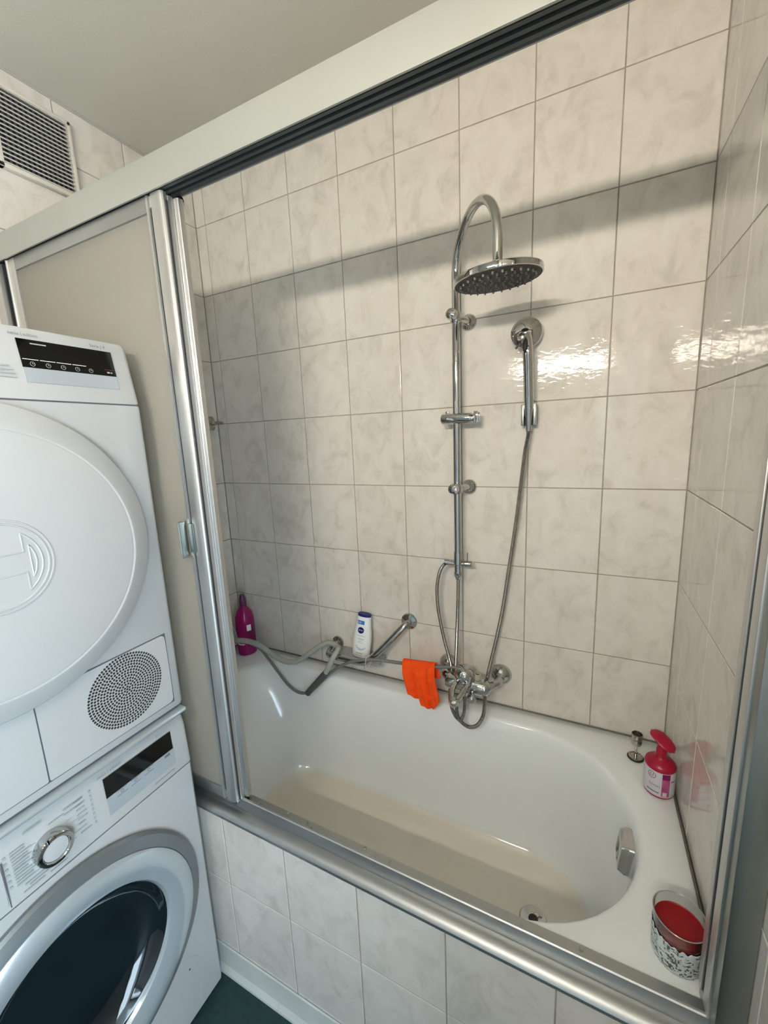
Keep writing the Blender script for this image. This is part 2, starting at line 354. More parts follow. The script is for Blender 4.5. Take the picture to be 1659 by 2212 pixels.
# waste and overflow
dr = B(); lathe(dr, [(0.010, -.001), (0.012, 0.0015), (0.024, 0.0045), (0.033, 0.0050), (0.037, 0.0)], (1.342, -0.325, -0.4045), seg=32)
dn = obj('drain', dr, CHROME, tub, label='chrome drain ring')
obj('drain_hole', lathe(B(), [(0, 0.0024), (0.0125, 0.0022), (0.0130, 0.001)], (1.342, -0.325, -0.4045), seg=24), RUBBER, dn)
ofc = Vector((1.545, -0.338, -0.066)); bm = B()
ov = rrect(-0.034, 0.034, -0.030, 0.030, 0.008, 0.008, 6)
def ovp(a, b, h, tilt=0.13): return ofc + Vector((-h - 0 * a, a, b)) + Vector((-tilt * -b * 0 + (-b) * -0.10 * 1.0 * 1, 0, 0))
prev = None
for sc, h in ((1.0, -0.010), (1.0, 0.004), (0.86, 0.017), (0.55, 0.019), (0.50, 0.016)):
    cur = [bm.verts.new(ovp(x * sc, y * 1.28 * sc, h)) for x, y in ov]
    if prev:
        for k in range(len(cur)): bm.faces.new((prev[k], prev[(k + 1) % len(cur)], cur[(k + 1) % len(cur)], cur[k]))
    prev = cur
bm.faces.new(prev)
of = obj('overflow', bm, CHROME, tub, ang=30, label='square chrome overflow rosette')
# sealant lines
bm = B(); tube(bm, [(0.003, -0.003, 0.001), (LEN - 0.004, -0.003, 0.001), (LEN - 0.004, -0.64, 0.001)], 0.0018, 6); tube(bm, [(0.003, -0.003, 0.001), (0.003, -0.64, 0.001)], 0.0018, 6)
obj('sealant', bm, SILIC, tub, label='dark sealant joint around the bath rim')
random.seed(9); bm = B()
for k in range(16):
    x = random.uniform(0.7, 1.5); y = random.choice([-.640, -.648, -.628, -.655]) + random.uniform(-.003, .003)
    lathe(bm, [(0.004, 0), (0.0032, 0.0012), (0.0015, 0.002), (0, 0.0022)], (x, y, 0.0085 if y < -.636 else 0.0), seg=10)
dp = tag(obj('water_drop', bm, CLEAR, loc=(1.1, -0.64, 0.008)), 'water drops lying on the bottom rail', 'water'); dp['kind'] = 'stuff'

# ------------------------------------------------------------------ sliding shower screen
sc = thing('shower_screen', 'three-part sliding shower screen in satin aluminium stacked at the left end of the bath', 'shower screen', (0.83, -0.66, 0))
bm = B()
rp = [(-.632, 0.0005), (-.632, .006), (-.661, .008), (-.6625, .028), (-.6650, .0305), (-.6680, .0305), (-.6700, .0285), (-.6730, .0035), (-.6735, .0015), (-.676, .0030), (-.684, .0035), (-.692, .0015), (-.6985, -.0025), (-.7025, -.0085), (-.7030, -.0145), (-.7000, -.0195), (-.694, -.0228), (-.686, -.0238), (-.675, -.0238), (-.675, .0005)]
prism(bm, rp, 'x', 0.002, LEN - 0.002); obj('bottom_rail', bm, ALU, sc, ang=28, label='bottom rail with a rounded outer lip')
bm = B()
hp = [(-.692, 1.404), (-.692, 1.440), (-.686, 1.468), (-.676, 1.474), (-.648, 1.474), (-.640, 1.466), (-.640, 1.409), (-.6425, 1.409), (-.6425, 1.434), (-.6885, 1.434), (-.6885, 1.404)]
prism(bm, hp, 'x', 0.001, LEN - 0.001); hd = obj('top_rail', bm, WHITEALU, sc, ang=28, label='pale top rail')
for y in (-.6795, -.6665, -.6535):
    obj('track', prism(B(), [(y - .0032, 1.407), (y + .0032, 1.407), (y + .0028, 1.434), (y - .0028, 1.434)], 'x', 0.002, LEN - 0.002), TRACK, hd)
obj('track_bed', box(B(), 0.002, LEN - 0.002, -.688, -.643, 1.4315, 1.4335), DARK, hd)
def jamb(x0, x1, s):
    bm = B()
    box(bm, x0, x1, -.692, -.618, 0.0, 1.404, 0.002); return bm
jr = obj('wall_profile', jamb(LEN - .036, LEN - .001, 1), JAMB, sc, label='aluminium upright profile on the right wall')
bm = B(); box(bm, LEN - .0395, LEN - .0355, -.672, -.648, 0.03, 1.404, .0008); box(bm, LEN - .0395, LEN - .0355, -.636, -.619, 0.03, 1.404, .0008)
obj('profile_lip', bm, ALUV, jr)
obj('profile_slot', box(B(), LEN - .0368, LEN - .0350, -.6478, -.6365, 0.03, 1.404), DARK, jr)
jl = obj('wall_profile', jamb(0.001, 0.034, 1), ALUV, sc, label='aluminium upright profile on the left wall')
obj('profile_slot', box(B(), .0335, .040, -.682, -.640, 0.03, 1.404), DARK, jl)
def panel(x0, x1, y, z1, wl_=0.040, wr_=0.036, bead=True):
    # glazed frame: pane (part), two stiles, two rails
    p = obj('screen_panel', box(B(), x0 + 0.012, x1 - 0.012, y - 0.0015, y + 0.0015, 0.05, z1 - 0.02), FROST, sc, label='frosted pane in aluminium frame')
    bm = B(); box(bm, x0, x0 + wl_, y - .0065, y + .0065, 0.030, z1, 0.0015)
    if bead: tube(bm, [(x0 + 0.006, y - .006, 0.032), (x0 + 0.006, y - .006, z1 - .002)], 0.0035, 8)
    obj('stile', bm, ALUV, p)
    bm = B(); q = x1 - wr_
    pr_ = [(q, y - .0035), (q + .001, y - .0062), (q + .007, y - .0062), (q + .008, y - .0015), (q + .0145, y - .0015), (q + .0155, y - .0060), (q + .022, y - .0066), (x1 - .014, y - .0066), (x1 - .006, y - .0060), (x1 - .002, y - .0042), (x1, y - .001), (x1, y + .006), (q, y + .006)] if bead else [(q, y - .006), (x1 - .004, y - .006), (x1 - .001, y - .0045), (x1, y - .002), (x1, y + .006), (q, y + .006)]
    prism(bm, pr_, 'z', 0.030, z1); obj('stile', bm, ALUV, p, ang=30)
    for a, b in ((z1 - .030, z1), (0.030, 0.058)): obj('rail', box(B(), x0 + wl_ - .001, x1 - wr_ + .001, y - .006, y + .006, a, b, .0015), ALU, p)
    return p
p1 = panel(0.066, 0.668, -.6795, 1.404, wr_=0.047)
p2 = panel(0.060, 0.6690, -.6665, 1.400, bead=False)
p3 = panel(0.050, 0.6820, -.6535, 1.398, bead=False)
obj('seal_strip', box(B(), .6676, .6692, -.6770, -.6735, 0.034, 1.39), DARK, p1)
# pull handle on the outer stile, a clear bracket
bm = B(); HX = .619
tube(bm, [(HX, -.6865, .755), (HX - .002, -.704, .755), (HX - .002, -.706, .750), (HX - .002, -.706, .678), (HX - .002, -.704, .672), (HX + .004, -.6865, .672)], 0.0013, 8)
box(bm, HX - .0028, HX - .0012, -.7050, -.6865, 0.674, 0.753, 0.0004); box(bm, HX + .004, HX + .022, -.6880, -.6868, 0.682, 0.748, 0.0005)
obj('handle', bm, JAMB, p1, label='small pull handle')
# rollers at the top, foot clips at the bottom
bm = B(); lathe(bm, [(0.002, -.004), (0.010, -.004), (0.012, 0), (0.010, .004), (0.002, .004)], (0.671, -.6465, 1.396), (0, 1, 0), 20); box(bm, .661, .679, -.651, -.647, 1.375, 1.398, .001)
obj('roller', bm, CHROMEB, p3)
obj('foot_clip', box(B(), .664, .681, -.657, -.647, .010, .034, .002), CHROMEB, p3)
obj('foot_clip', box(B(), .640, .667, -.685, -.675, .0225, .034, .001), CHROMEB, p1)

# ------------------------------------------------------------------ air vent on the left wall
vt = thing('air_vent', 'square ivory slatted air vent cover on the left wall under the ceiling', 'vent', (0, -0.537, 1.762))
Y0, Y1, ZA, ZB = -.636, -.438, 1.660, 1.866
bm = B(); box(bm, 0.0005, 0.018, Y0, Y0 + .014, ZA, ZB, .002); box(bm, 0.0005, 0.018, Y1 - .010, Y1, ZA, ZB, .002)
box(bm, 0.0005, 0.018, Y0, Y1, ZA, ZA + .012, .002); box(bm, 0.0005, 0.018, Y0, Y1, ZB - .009, ZB, .002)
obj('cover_frame', bm, VENTW, vt)
obj('backing', box(B(), 0.0005, 0.003, Y0 + .004, Y1 - .004, ZA + .004, ZB - .004), RUBBER, vt)
ns = 17
for k in range(ns):
    z = ZA + .014 + (ZB - ZA - .026) * k / (ns - 1)
    obj('slat', prism(B(), [(0.017, z + .0022), (0.0185, z - .0005), (0.0165, z - .0015), (0.009, z + .0022), (0.009, z + .0042)], 'y', Y0 + .012, Y1 - .009), VENTW, vt)
bm = B()
for k in range(14): yy = Y0 + .02 + k * .0125; box(bm, .0035, .0065, yy, yy + .0045, ZA + .01, ZB - .01)
obj('inner_grid', bm, SEAM, vt)
for yy, zz in ((Y1 - .006, ZB - .007), (Y0 + .008, ZA + .007), (Y0 + .008, ZB - .007)):
    obj('screw', lathe(B(), [(0.0036, 0), (0.0032, .0012), (0, .0014)], (0.0178, yy, zz), (1, 0, 0), 12), RUBBER, vt)
obj('screw', lathe(B(), [(0.0022, 0), (0.0018, .0016), (0, .002)], (0.0178, -0.545, 1.765), (1, 0, 0), 12), CHROME, vt)

# ------------------------------------------------------------------ stacked machines (front faces +x)
MY0, MY1 = -1.315, -0.717; MC = -1.015
def onx(xf, off=0.0006):
    return lambda u, v, y0=0, z0=0: Vector((xf(z0 + v) + off, y0 + u, z0 + v))
def slab(bm, xf, y0, y1, z0, z1, a, b):
    q = [(y0, z0), (y1, z0), (y1, z1), (y0, z1)]
    A = [bm.verts.new((xf(z) + a, y, z)) for y, z in q]; D = [bm.verts.new((xf(z) + b, y, z)) for y, z in q]
    bm.faces.new(A); bm.faces.new(list(reversed(D)))
    for i in range(4): bm.faces.new((A[i], A[(i + 1) % 4], D[(i + 1) % 4], D[i]))
    return bm
def label_text(s, size, xf, yc, zc, m, parent, align='CENTER', slant=0.0):
    f = onx(xf, 0.0022)
    bm = text_bm(s, size, lambda u, v: f(u, v + slant * u, yc, zc), align); return obj('lettering', bm, m, parent)
def body_prism(prof, bev, m, name, parent):
    return obj(name, prism(B(), prof, 'y', MY0, MY1, bev, 3), m, parent, ang=32)

dry = thing('tumble_dryer', 'white tumble dryer stacked on the washing machine at the left', 'dryer', (0.30, MC, 0.306))
body_prism([(.02, .308), (.562, .308), (.566, .316), (.566, 1.006), (.02, 1.006)], .010, WHITE, 'body', dry)
xd = lambda z: 0.5665 - (z - 1.008) * 0.17
body_prism([(.02, 1.009), (.5665, 1.009), (xd(1.122), 1.122), (xd(1.122) - .006, 1.131), (xd(1.122) - .02, 1.135), (.02, 1.135)], .012, WHITEP, 'control_panel', dry)
obj('panel_joint', box(B(), .05, .5655, MY0 + .006, MY1 - .006, 1.0050, 1.0100), SEAM, dry)
ds = obj('display', slab(B(), xd, -.911, -.755, 1.063, 1.111, .0002, .0014), BLACKG, dry, label='black display window')
slab_b = slab(B(), xd, -.911, -.755, 1.038, 1.0630, .0002, .0012); obj('display_base', slab_b, SILVERP, dry)
bm = B()
for k in range(4): slab(bm, xd, -.909 + k * .0255, -.909 + k * .0255 + .0235, 1.0765, 1.0775, .0014, .0018)
obj('printed_line', bm, WHITEINK, ds)
bm = B()
for k in range(5):
    yc = -.896 + k * .0235; zc = 1.0695
    tube(bm, [(xd(zc + .0036 * math.sin(a)) + .0017, yc + .0036 * math.cos(a), zc + .0036 * math.sin(a)) for a in [2 * PI * i / 14 for i in range(14)]], .00035, 5, closed=True)
    slab(bm, xd, yc - .0003, yc + .0003, zc, zc + .0024, .0014, .0019); slab(bm, xd, yc, yc + .002, zc - .0003, zc + .0003, .0014, .0019)
slab(bm, xd, -.772, -.767, 1.068, 1.071, .0014, .0019); slab(bm, xd, -.765, -.764, 1.068, 1.071, .0014, .0019); slab(bm, xd, -.763, -.762, 1.068, 1.071, .0014, .0019)
obj('icon', bm, INKL, ds)['kind'] = 'stuff'
obj('printed_line', slab(B(), xd, -.776, -.757, 1.0745, 1.0752, .0014, .0018), REDINK, ds)
bm = B(); slab(bm, xd, -.892, -.868, 1.1035, 1.1055, .0014, .0018); obj('printed_line', bm, INKL, ds)
label_text('Serie | 4', .0085, xd, -.779, 1.1185, INK, dry)
label_text('swiss | edition', .0075, xd, -.899, 1.1185, INK, dry)
bm = B()
for k, (a, b) in enumerate(((-.955, -.932), (-.955, -.928), (-.955, -.925), (-.955, -.925))): slab(bm, xd, a, b, 1.062 - k * .006, 1.0645 - k * .006, .0016, .0021)
obj('printed_line', bm, INKL, dry)
# door
DZ = .745
bm = B(); lathe(bm, [(.256, .565), (.262, .569), (.263, .577), (.259, .583), (.226, .6015), (.219, .6035), (.2165, .6030), (.2155, .6022), (.2145, .6030), (.211, .6036), (.12, .6045), (0, .605)], (0, MC, DZ), (1, 0, 0), 96)
dd = obj('door', bm, WHITEP, dry, ang=20, label='round white door with an embossed ring emblem')
bm = B()
def P2(r, a): return (0.6048, MC + r * math.cos(a), DZ + r * math.sin(a))
for R in (.0745, .0685): tube(bm, [P2(R, 2 * PI * i / 72) for i in range(72)], 0.0017, 6, closed=True)
for sg in (1, -1):
    c0 = 0 if sg > 0 else PI
    tube(bm, [P2(.059, c0 + a) for a in [(-.93 + 1.86 * i / 24) for i in range(25)]], 0.0015, 6)
    ax_ = .0353
    tube(bm, [P2(.059, c0 + .93), (0.6048, MC + sg * ax_, DZ + .0172), (0.6048, MC, DZ + .0172)], 0.0015, 6)
    tube(bm, [P2(.059, c0 - .93), (0.6048, MC + sg * ax_, DZ - .0172), (0.6048, MC, DZ - .0172)], 0.0015, 6)
    a0 = math.acos(.043 / .0505)
    tube(bm, [P2(.0505, c0 - a0 + 2 * a0 * i / 18) for i in range(19)] + [P2(.0505, c0 - a0)], 0.0015, 6)
obj('emblem', bm, WHITE, dd)
# service flap and filter grille
fb = B(); prism(fb, [(p[0], p[1]) for p in rrect(-.9945, -.7425, .3285, .4965, .003, .010, 5)], 'x', .5655, .5680, .0006, 1)
fp = obj('filter_cover', fb, WHITEP, dry, ang=30)
obj('flap', prism(B(), rrect(-1.290, -.9970, .3285, .4965, .010, .003, 5), 'x', .5655, .5680, .0006, 1), WHITEP, dry, ang=30)
obj('flap_joint', box(B(), .5652, .5662, -1.2925, -.7400, .3260, .4990, .0), SEAM, dry)
bm = B(); gc = (-.840, .4185)
for k in range(14):
    r = .0058 * k; n = max(1, int(round(2 * PI * r / .0062)))
    for i in range(n):
        a = 2 * PI * i / n + k * .35; y = gc[0] + r * math.cos(a); z = gc[1] + r * math.sin(a)
        lathe(bm, [(.0025, 0.0001), (.0022, .00045), (0, .0003)], (.5680, y, z), (1, 0, 0), 8)
gh = obj('grille_hole', bm, RUBBER, fp); gh['kind'] = 'stuff'

ws = thing('washing_machine', 'white front-loading washing machine under the tumble dryer', 'washing machine', (0.30, MC, -Z0))
# front sheet with the round opening
WZ = -.135
bm = B(); n = 96; RO = .176
def rect_hit(a):
    dy, dz = math.cos(a), math.sin(a); t = 1e9
    if dy > 1e-9: t = min(t, (MY1 - MC) / dy)
    if dy < -1e-9: t = min(t, (MY0 - MC) / dy)
    if dz > 1e-9: t = min(t, (.146 - WZ) / dz)
    if dz < -1e-9: t = min(t, (-Z0 + .022 - WZ) / dz)
    return MC + dy * t, WZ + dz * t
angs = sorted([2 * PI * i / n for i in range(n)] + [math.atan2(z - WZ, y - MC) % (2 * PI) for y in (MY0, MY1) for z in (.146, -Z0 + .022)])
R0 = [bm.verts.new((.52, MC + RO * math.cos(a), WZ + RO * math.sin(a))) for a in angs]
R1 = [bm.verts.new((.566, MC + RO * math.cos(a), WZ + RO * math.sin(a))) for a in angs]
R2 = []; R3 = []; R4 = []
for a in angs:
    y, z = rect_hit(a); R4.append(bm.verts.new((.05, y, z)))
    yi = min(max(y, MY0 + .008), MY1 - .008); R2.append(bm.verts.new((.566, yi, z))); R3.append(bm.verts.new((.558, y, z)))
m_ = len(angs)
for A, D in ((R0, R1), (R1, R2), (R2, R3), (R3, R4)):
    for k in range(m_):
        f = [A[k], A[(k + 1) % m_], D[(k + 1) % m_], D[k]]
        bm.faces.new(f)
bm.faces.new(R4); obj('body', bm, WHITE, ws, ang=30)
obj('base', box(B(), .05, .548, MY0 + .02, MY1 - .02, -Z0, -Z0 + .024), RUBBER, ws)
xw = lambda z: 0.5665 - (z - .148) * 0.05
body_prism([(.02, .1495), (.5665, .1495), (xw(.25), .25), (.556, .270), (.548, .281), (.535, .285), (.02, .285)], .010, WHITEP, 'control_panel', ws)
obj('panel_joint', box(B(), .05, .5645, MY0 + .004, MY1 - .004, .1455, .1500), SEAM, ws)
obj('stacking_strip', box(B(), .06, .578, MY0 + .004, MY1 - .002, .2905, .3020, .005, 3), RINGL, dry, label='shiny strip between the two machines')
obj('panel_joint', box(B(), .06, .560, MY0 + .006, MY1 - .006, .2845, .2892), SEAM, ws)
obj('panel_joint', box(B(), .06, .560, MY0 + .006, MY1 - .006, .3040, .3085), SEAM, dry)
wd = obj('display', slab(B(), xw, -.9125, -.7600, .2130, .2570, .0002, .0014), BLACKG, ws, label='black display window')
obj('display_base', slab(B(), xw, -.9125, -.7600, .1730, .2130, .0002, .0012), SILVERP, ws)
bm = B()
for k in range(3):
    yc = -.882 + k * .030; zc = .2065
    slab(bm, xw, yc - .011, yc + .011, zc - .0065, zc - .0058, .0014, .0018); slab(bm, xw, yc - .011, yc + .011, zc + .005, zc + .0057, .0014, .0018)
    tube(bm, [(xw(zc) + .0016, yc + .0032 * math.cos(a), zc + .0032 * math.sin(a)) for a in [2 * PI * i / 12 for i in range(12)]], .0004, 5, closed=True)
slab(bm, xw, -.783, -.770, .203, .209, .0014, .0018)
obj('icon', bm, INK, wd)['kind'] = 'stuff'
label_text('Serie | 4', .0085, xw, -.781, .2665, INKL, ws)
label_text('swiss | edition', .0085, xw, -.898, .2675, INK, ws)
bm = B(); slab(bm, xw, -.815, -.765, .1605, .1630, .0014, .0019); obj('printed_line', bm, INKL, ws)
random.seed(3); bm = B()
for k in range(8):
    z = .252 - k * .0098
    slab(bm, xw, -.966, -.966 + random.uniform(.012, .021), z, z + .0026, .0014, .0019)
    slab(bm, xw, -.9405, -.9375, z - .001, z + .0034, .0014, .0019)
    if k in (0, 1): slab(bm, xw, -.985, -.952, z, z + .0024, .0014, .0019)
for k in range(12):
    z = .244 - k * .0058
    slab(bm, xw, -1.068, -1.068 + random.uniform(.018, .030), z, z + .0026, .0014, .0019)
    if k % 2 == 0: slab(bm, xw, -1.0775, -1.0735, z - .001, z + .003, .0014, .0019)
for a, b, z in ((-1.058, -1.022, .172), (-1.052, -1.020, .166), (-1.062, -1.030, .160), (-1.022, -.994, .158), (-1.02, -.99, .166), (-1.046, -1.018, .262), (-1.01, -.985, .246)): slab(bm, xw, a, b, z, z + .0024, .0014, .0019)
obj('programme_list', bm, INKL, ws)['kind'] = 'stuff'
bm = B()
for a in range(0, 360, 24):
    if 70 < a < 110: continue
    ca, sa = math.cos(math.radians(a)), math.sin(math.radians(a)); y1 = MC + .003 + .040 * ca; z1 = .2065 + .030 * sa
    slab(bm, xw, min(y1, y1 + .016 * ca), max(y1, y1 + .016 * ca) + .0004, z1, z1 + .0006, .0013, .0016)
obj('programme_mark', bm, INKL, ws)
KC = (xw(.206), -1.012, .206)
kb = obj('knob', lathe(B(), [(.0300, .0), (.0300, .010), (.0292, .018), (.0280, .0195), (.0265, .0200), (.0225, .0205), (.0215, .0195), (.0205, .0160), (.015, .0170), (0, .0175)], KC, (1, 0, 0), 48), CHROME, ws, ang=25, label='chrome programme dial')
obj('knob_face', lathe(B(), [(.0204, .014), (.0200, .0166), (.015, .0178), (0, .0184)], KC, (1, 0, 0), 40), WHITEP, kb)
obj('pointer', box(B(), KC[0] + .0190, KC[0] + .0212, -1.0232, -1.0208, .2265, .2355), BLACKG, kb)
bm = B(); box(bm, .5650, .5668, -1.0815, -1.0800, .153, .242); obj('drawer_joint', bm, SEAM, ws)
bm = B(); prism(bm, rrect(-1.300, -1.0830, .1560, .2420, .006, .006, 4), 'x', .55, .5670, .0008, 1); obj('detergent_drawer', bm, WHITEP, ws)
# door
wdoor = obj('door', lathe(B(), [(.262, .5655), (.2665, .568), (.2670, .574), (.262, .580), (.246, .5865), (.2405, .5880), (.2395, .586), (.205, .584), (.20, .5655)], (0, MC, WZ), (1, 0, 0), 96, flat=True), RINGD, ws, ang=25, label='round door with dark silver outer ring')
obj('inner_ring', lathe(B(), [(.2392, .585), (.2385, .5890), (.233, .5935), (.215, .5975), (.200, .5955), (.180, .586), (.174, .576), (.173, .568)], (0, MC, WZ), (1, 0, 0), 96, flat=True), RINGL, wdoor, ang=30, label='light silver ring')
obj('door_glass', lathe(B(), [(.175, .578), (.171, .574), (.166, .562), (.150, .545), (.120, .533), (.06, .527), (0, .525)], (0, MC, WZ), (1, 0, 0), 64, flat=True), GLASSD, wdoor, ang=60, label='dark glass bowl')
bm = B(); lathe(bm, [(.0022, 0), (.002, .0006), (0, .0007)], (.566, -.805, -.395), (1, 0, 0), 12); obj('release_hole', bm, RUBBER, ws)
bm = B(); tube(bm, smooth_path([(.5662, -.845, -.345), (.5662, -.815, -.352), (.5662, -.79, -.372), (.5662, -.775, -.40), (.5662, -.775, -.45), (.5662, -.79, -.52)], .01), .0007, 5); obj('service_flap_edge', bm, WHITEP, ws)

# ------------------------------------------------------------------ shower column
sh = thing('shower_column', 'chrome shower column with overhead rain shower on the back wall', 'shower', (1.063, -0.06, 0.47))
px, py = 1.063, -.060; Rp = .0115
pts = [(px, py, .54), (px, py, .9), (px, py, 1.13), (px, py, 1.34)]
hx, hy = 1.220, -.262; dx, dy = hx - px, hy - py; hr = math.hypot(dx, dy) / 2
arc = []
for i in range(21):
    a = PI - PI * i / 20; t = (hr + hr * math.cos(a)) / (2 * hr); arc.append((px + dx * t, py + dy * t, 1.352 + hr * 0.98 * math.sin(a)))
bm = B(); tube(bm, [(px, py, .535), (px, py, 1.1285)], Rp, 24); obj('riser_pipe', bm, CHROME, sh)
bm = B(); tube(bm, [(px, py, 1.130)] + [(px, py, 1.25)] + arc + [(hx, hy, 1.30)], Rp * .97, 24); obj('arched_arm', bm, CHROME, sh)
bm = B(); lathe(bm, [(.0135, .305 - .27), (.0135, .02), (.017, .014), (.012, .006)], (hx, hy, 1.268), (0, 0, 1), 24); obj('swivel_joint', bm, CHROME, sh)
# head: tilted disc
hn = Vector((-.05, -.08, 1)).normalized(); hc = Vector((hx, hy, 1.262))
hb = obj('shower_head', lathe(B(), [(.0965, -.0005), (.1000, .0012), (.1005, .004), (.1000, .0125), (.096, .0145), (.06, .017), (.02, .019), (0, .019)], hc, hn, 64), CHROME, sh, ang=30, label='round chrome overhead shower head')
obj('face_plate', lathe(B(), [(.0972, .0004), (.0968, -.0012), (.05, -.0022), (0, -.0025)], hc, hn, 48), RUBBER, hb)
bm = B(); u, v = frame_of(hn)
for k, n_ in ((1, 6), (2, 12), (3, 18), (4, 22), (5, 26)):
    for i in range(n_):
        a = 2 * PI * i / n_ + k * .4; c = hc + (u * math.cos(a) + v * math.sin(a)) * (.0168 * k) - hn * .0015
        lathe(bm, [(.0026, 0), (.0021, .0055), (.0012, .0058)], c, -hn, 8)
obj('nozzle', bm, NOZZLE, hb)['kind'] = 'stuff'
def mount(z, zoff):
    bm = B(); c = Vector((1.086, 0, z + zoff))
    lathe(bm, [(.024, .0), (.024, .004), (.021, .010), (.014, .014), (.0115, .018)], c, (0, -1, 0), 32)
    tube(bm, [c + Vector((0, -.010, 0)), c + Vector((-.006, -.035, .003)), (px, py + .004, z)], .0095, 16)
    lathe(bm, [(.0145, -.014), (.0165, -.008), (.0165, .008), (.0145, .014)], (px, py, z), (0, 0, 1), 24)
    lathe(bm, [(.011, .0), (.0155, .010), (.0165, .020), (.014, .028), (.006, .0325), (0, .033)], (px - .001, py - .010, z + .001), (-.15, -1, .1), 24)
    o = obj('wall_mount', bm, CHROME, sh)
    bm = B(); d = Vector((-.15, -1, .1)).normalized(); cc = Vector((px - .001, py - .010, z + .001)) + d * .0325
    tube(bm, [cc + Vector((-.010, 0, -.002)), cc + Vector((.010, 0, .003))], .0008, 6); obj('screw_slot', bm, RUBBER, o)
mount(1.252, -.004); mount(.752, 0)
bm = B(); lathe(bm, [(.0, -.049), (.010, -.049), (.0145, -.046), (.0158, -.043), (.0158, .000), (.0152, .0005), (.0158, .001), (.0158, .040), (.0148, .044), (.0125, .048), (.0125, .055)], (px + .002, py - .004, .966), (1, 0, -.01), 32)
box(bm, px - .034, px - .024, py - .006, py + .004, .980, .988, .001)
sl = obj('slider', bm, CHROME, sh)
bm = B(); box(bm, px + .055, px + .068, py - .018, py - .010, .950, .984, .002); box(bm, px + .055, px + .068, py + .006, py + .012, .952, .982, .002); obj('slider_clip', bm, CHROME, sl)
# diverter valve under the riser
bm = B(); lathe(bm, [(.013, .085), (.0135, .082), (.0135, .045), (.012, .043), (.012, .020), (.0135, .018), (.0135, .006), (.010, .0), (.0075, -.008)], (px, py, .463), (0, 0, 1), 24)
lathe(bm, [(.0105, -.045), (.0105, -.032), (.0085, -.030), (.0085, 0)], (px, py, .508), (1, -.1, -.05), 20)
vv = obj('diverter_valve', bm, CHROME, sh)
bm = B(); lathe(bm, [(.0075, 0), (.0075, .020), (.0092, .022), (.0092, .042), (.008, .044)], (px, py, .508), (1, .1, .08), 20); tube(bm, [(px + .030, py, .512), (px + .031, py, .548)], .0018, 8)
obj('valve_handle', bm, CHROMEB, vv)
R_ = .0062
obj('hose', ribbed(B(), [(1.020, -.062, .505), (1.012, -.062, .497), (.999, -.06, .470), (.990, -.06, .417), (.992, -.06, .352), (1.002, -.06, .286), (1.016, -.06, .221), (1.028, -.058, .172), (1.035, -.055, .128), (1.035, -.062, .10), (1.037, -.078, .075), (1.042, -.100, .060), (1.050, -.120, .050), (1.062, -.135, .030), (1.076, -.140, .012), (1.090, -.140, .007), (1.098, -.132, .028), (1.097, -.115, .052), (1.093, -.102, .075)], R_), HOSE, sh, label='ribbed metal hose from the diverter valve')
obj('hose', ribbed(B(), [(1.063, -.06, .462), (1.062, -.06, .394), (1.059, -.06, .313), (1.053, -.055, .209), (1.048, -.050, .137), (1.046, -.050, .110)], R_), HOSE, sh, label='ribbed metal hose straight down to the mixer')

# hand shower resting in wall holder
hh = thing('hand_shower_holder', 'small grey clip holder on the back wall under the hand shower', 'holder', (1.270, 0, .965))
bm = B(); box(bm, 1.247, 1.256, -.045, -.002, .935, .995, .003); box(bm, 1.279, 1.288, -.045, -.002, .935, .997, .003); box(bm, 1.247, 1.288, -.018, -.0005, .938, .990, .003)
obj('clip', bm, JAMB, hh)
hs = thing('hand_shower', 'chrome hand shower hanging on the back wall right of the riser pipe', 'hand shower', (1.268, -.035, .93))
hl = [(1.268, -.036, .920), (1.2678, -.038, .96), (1.2670, -.046, 1.03), (1.2655, -.058, 1.10), (1.264, -.064, 1.135), (1.263, -.060, 1.160), (1.262, -.045, 1.178)]
sp = smooth_path(hl, .008); n = len(sp)
bm = B(); tube(bm, sp, .01, 20, rad=[.0085 + .0055 * min(1, i / (n * .35)) if i < n * .8 else .0140 - .002 * (i / n - .8) * 5 for i in range(n)])
obj('handle', bm, CHROME, hs)
bm = B(); lathe(bm, [(.033, -.022), (.041, -.020), (.0425, -.012), (.0415, -.004), (.034, .003), (.022, .010), (.010, .014), (0, .015)], (1.2555, -.036, 1.190), (.02, -1, .05), 40)
he = obj('spray_head', bm, CHROME, hs, ang=25)
bm = B(); lathe(bm, [(.011, 0), (.012, .004), (.0095, .012), (0, .014)], (1.244, -.042, 1.176), (-.15, -1, 0), 24); tube(bm, [(1.241, -.044, 1.160), (1.230, -.050, 1.146)], .003, 8); obj('spray_selector', bm, CHROMEB, he)
bm = B(); prev = None
for a_, b_, c_ in ((0, 0, 0),): pass
lathe(bm, [(0, -.024), (.0055, -.016), (.0078, -.005), (.0058, .010), (0, .022)], (1.2590, -.0740, 1.150), (0, .12, 1), 14); obj('inset', bm, RUBBER, he, label='black teardrop inset')
obj('hose', ribbed(B(), [(1.268, -.036, .928), (1.2675, -.042, .905), (1.262, -.048, .87), (1.257, -.045, .829), (1.248, -.040, .747), (1.240, -.035, .676), (1.229, -.030, .587), (1.215, -.028, .481), (1.201, -.028, .371), (1.184, -.030, .272), (1.167, -.040, .183), (1.156, -.050, .125), (1.156, -.085, .096), (1.160, -.108, .068), (1.160, -.130, .036), (1.145, -.140, .006), (1.120, -.142, -.008), (1.096, -.142, .000), (1.080, -.140, .017), (1.074, -.130, .045), (1.080, -.112, .070)], .0066), HOSE, hs, label='long ribbed metal hose looping below the mixer')

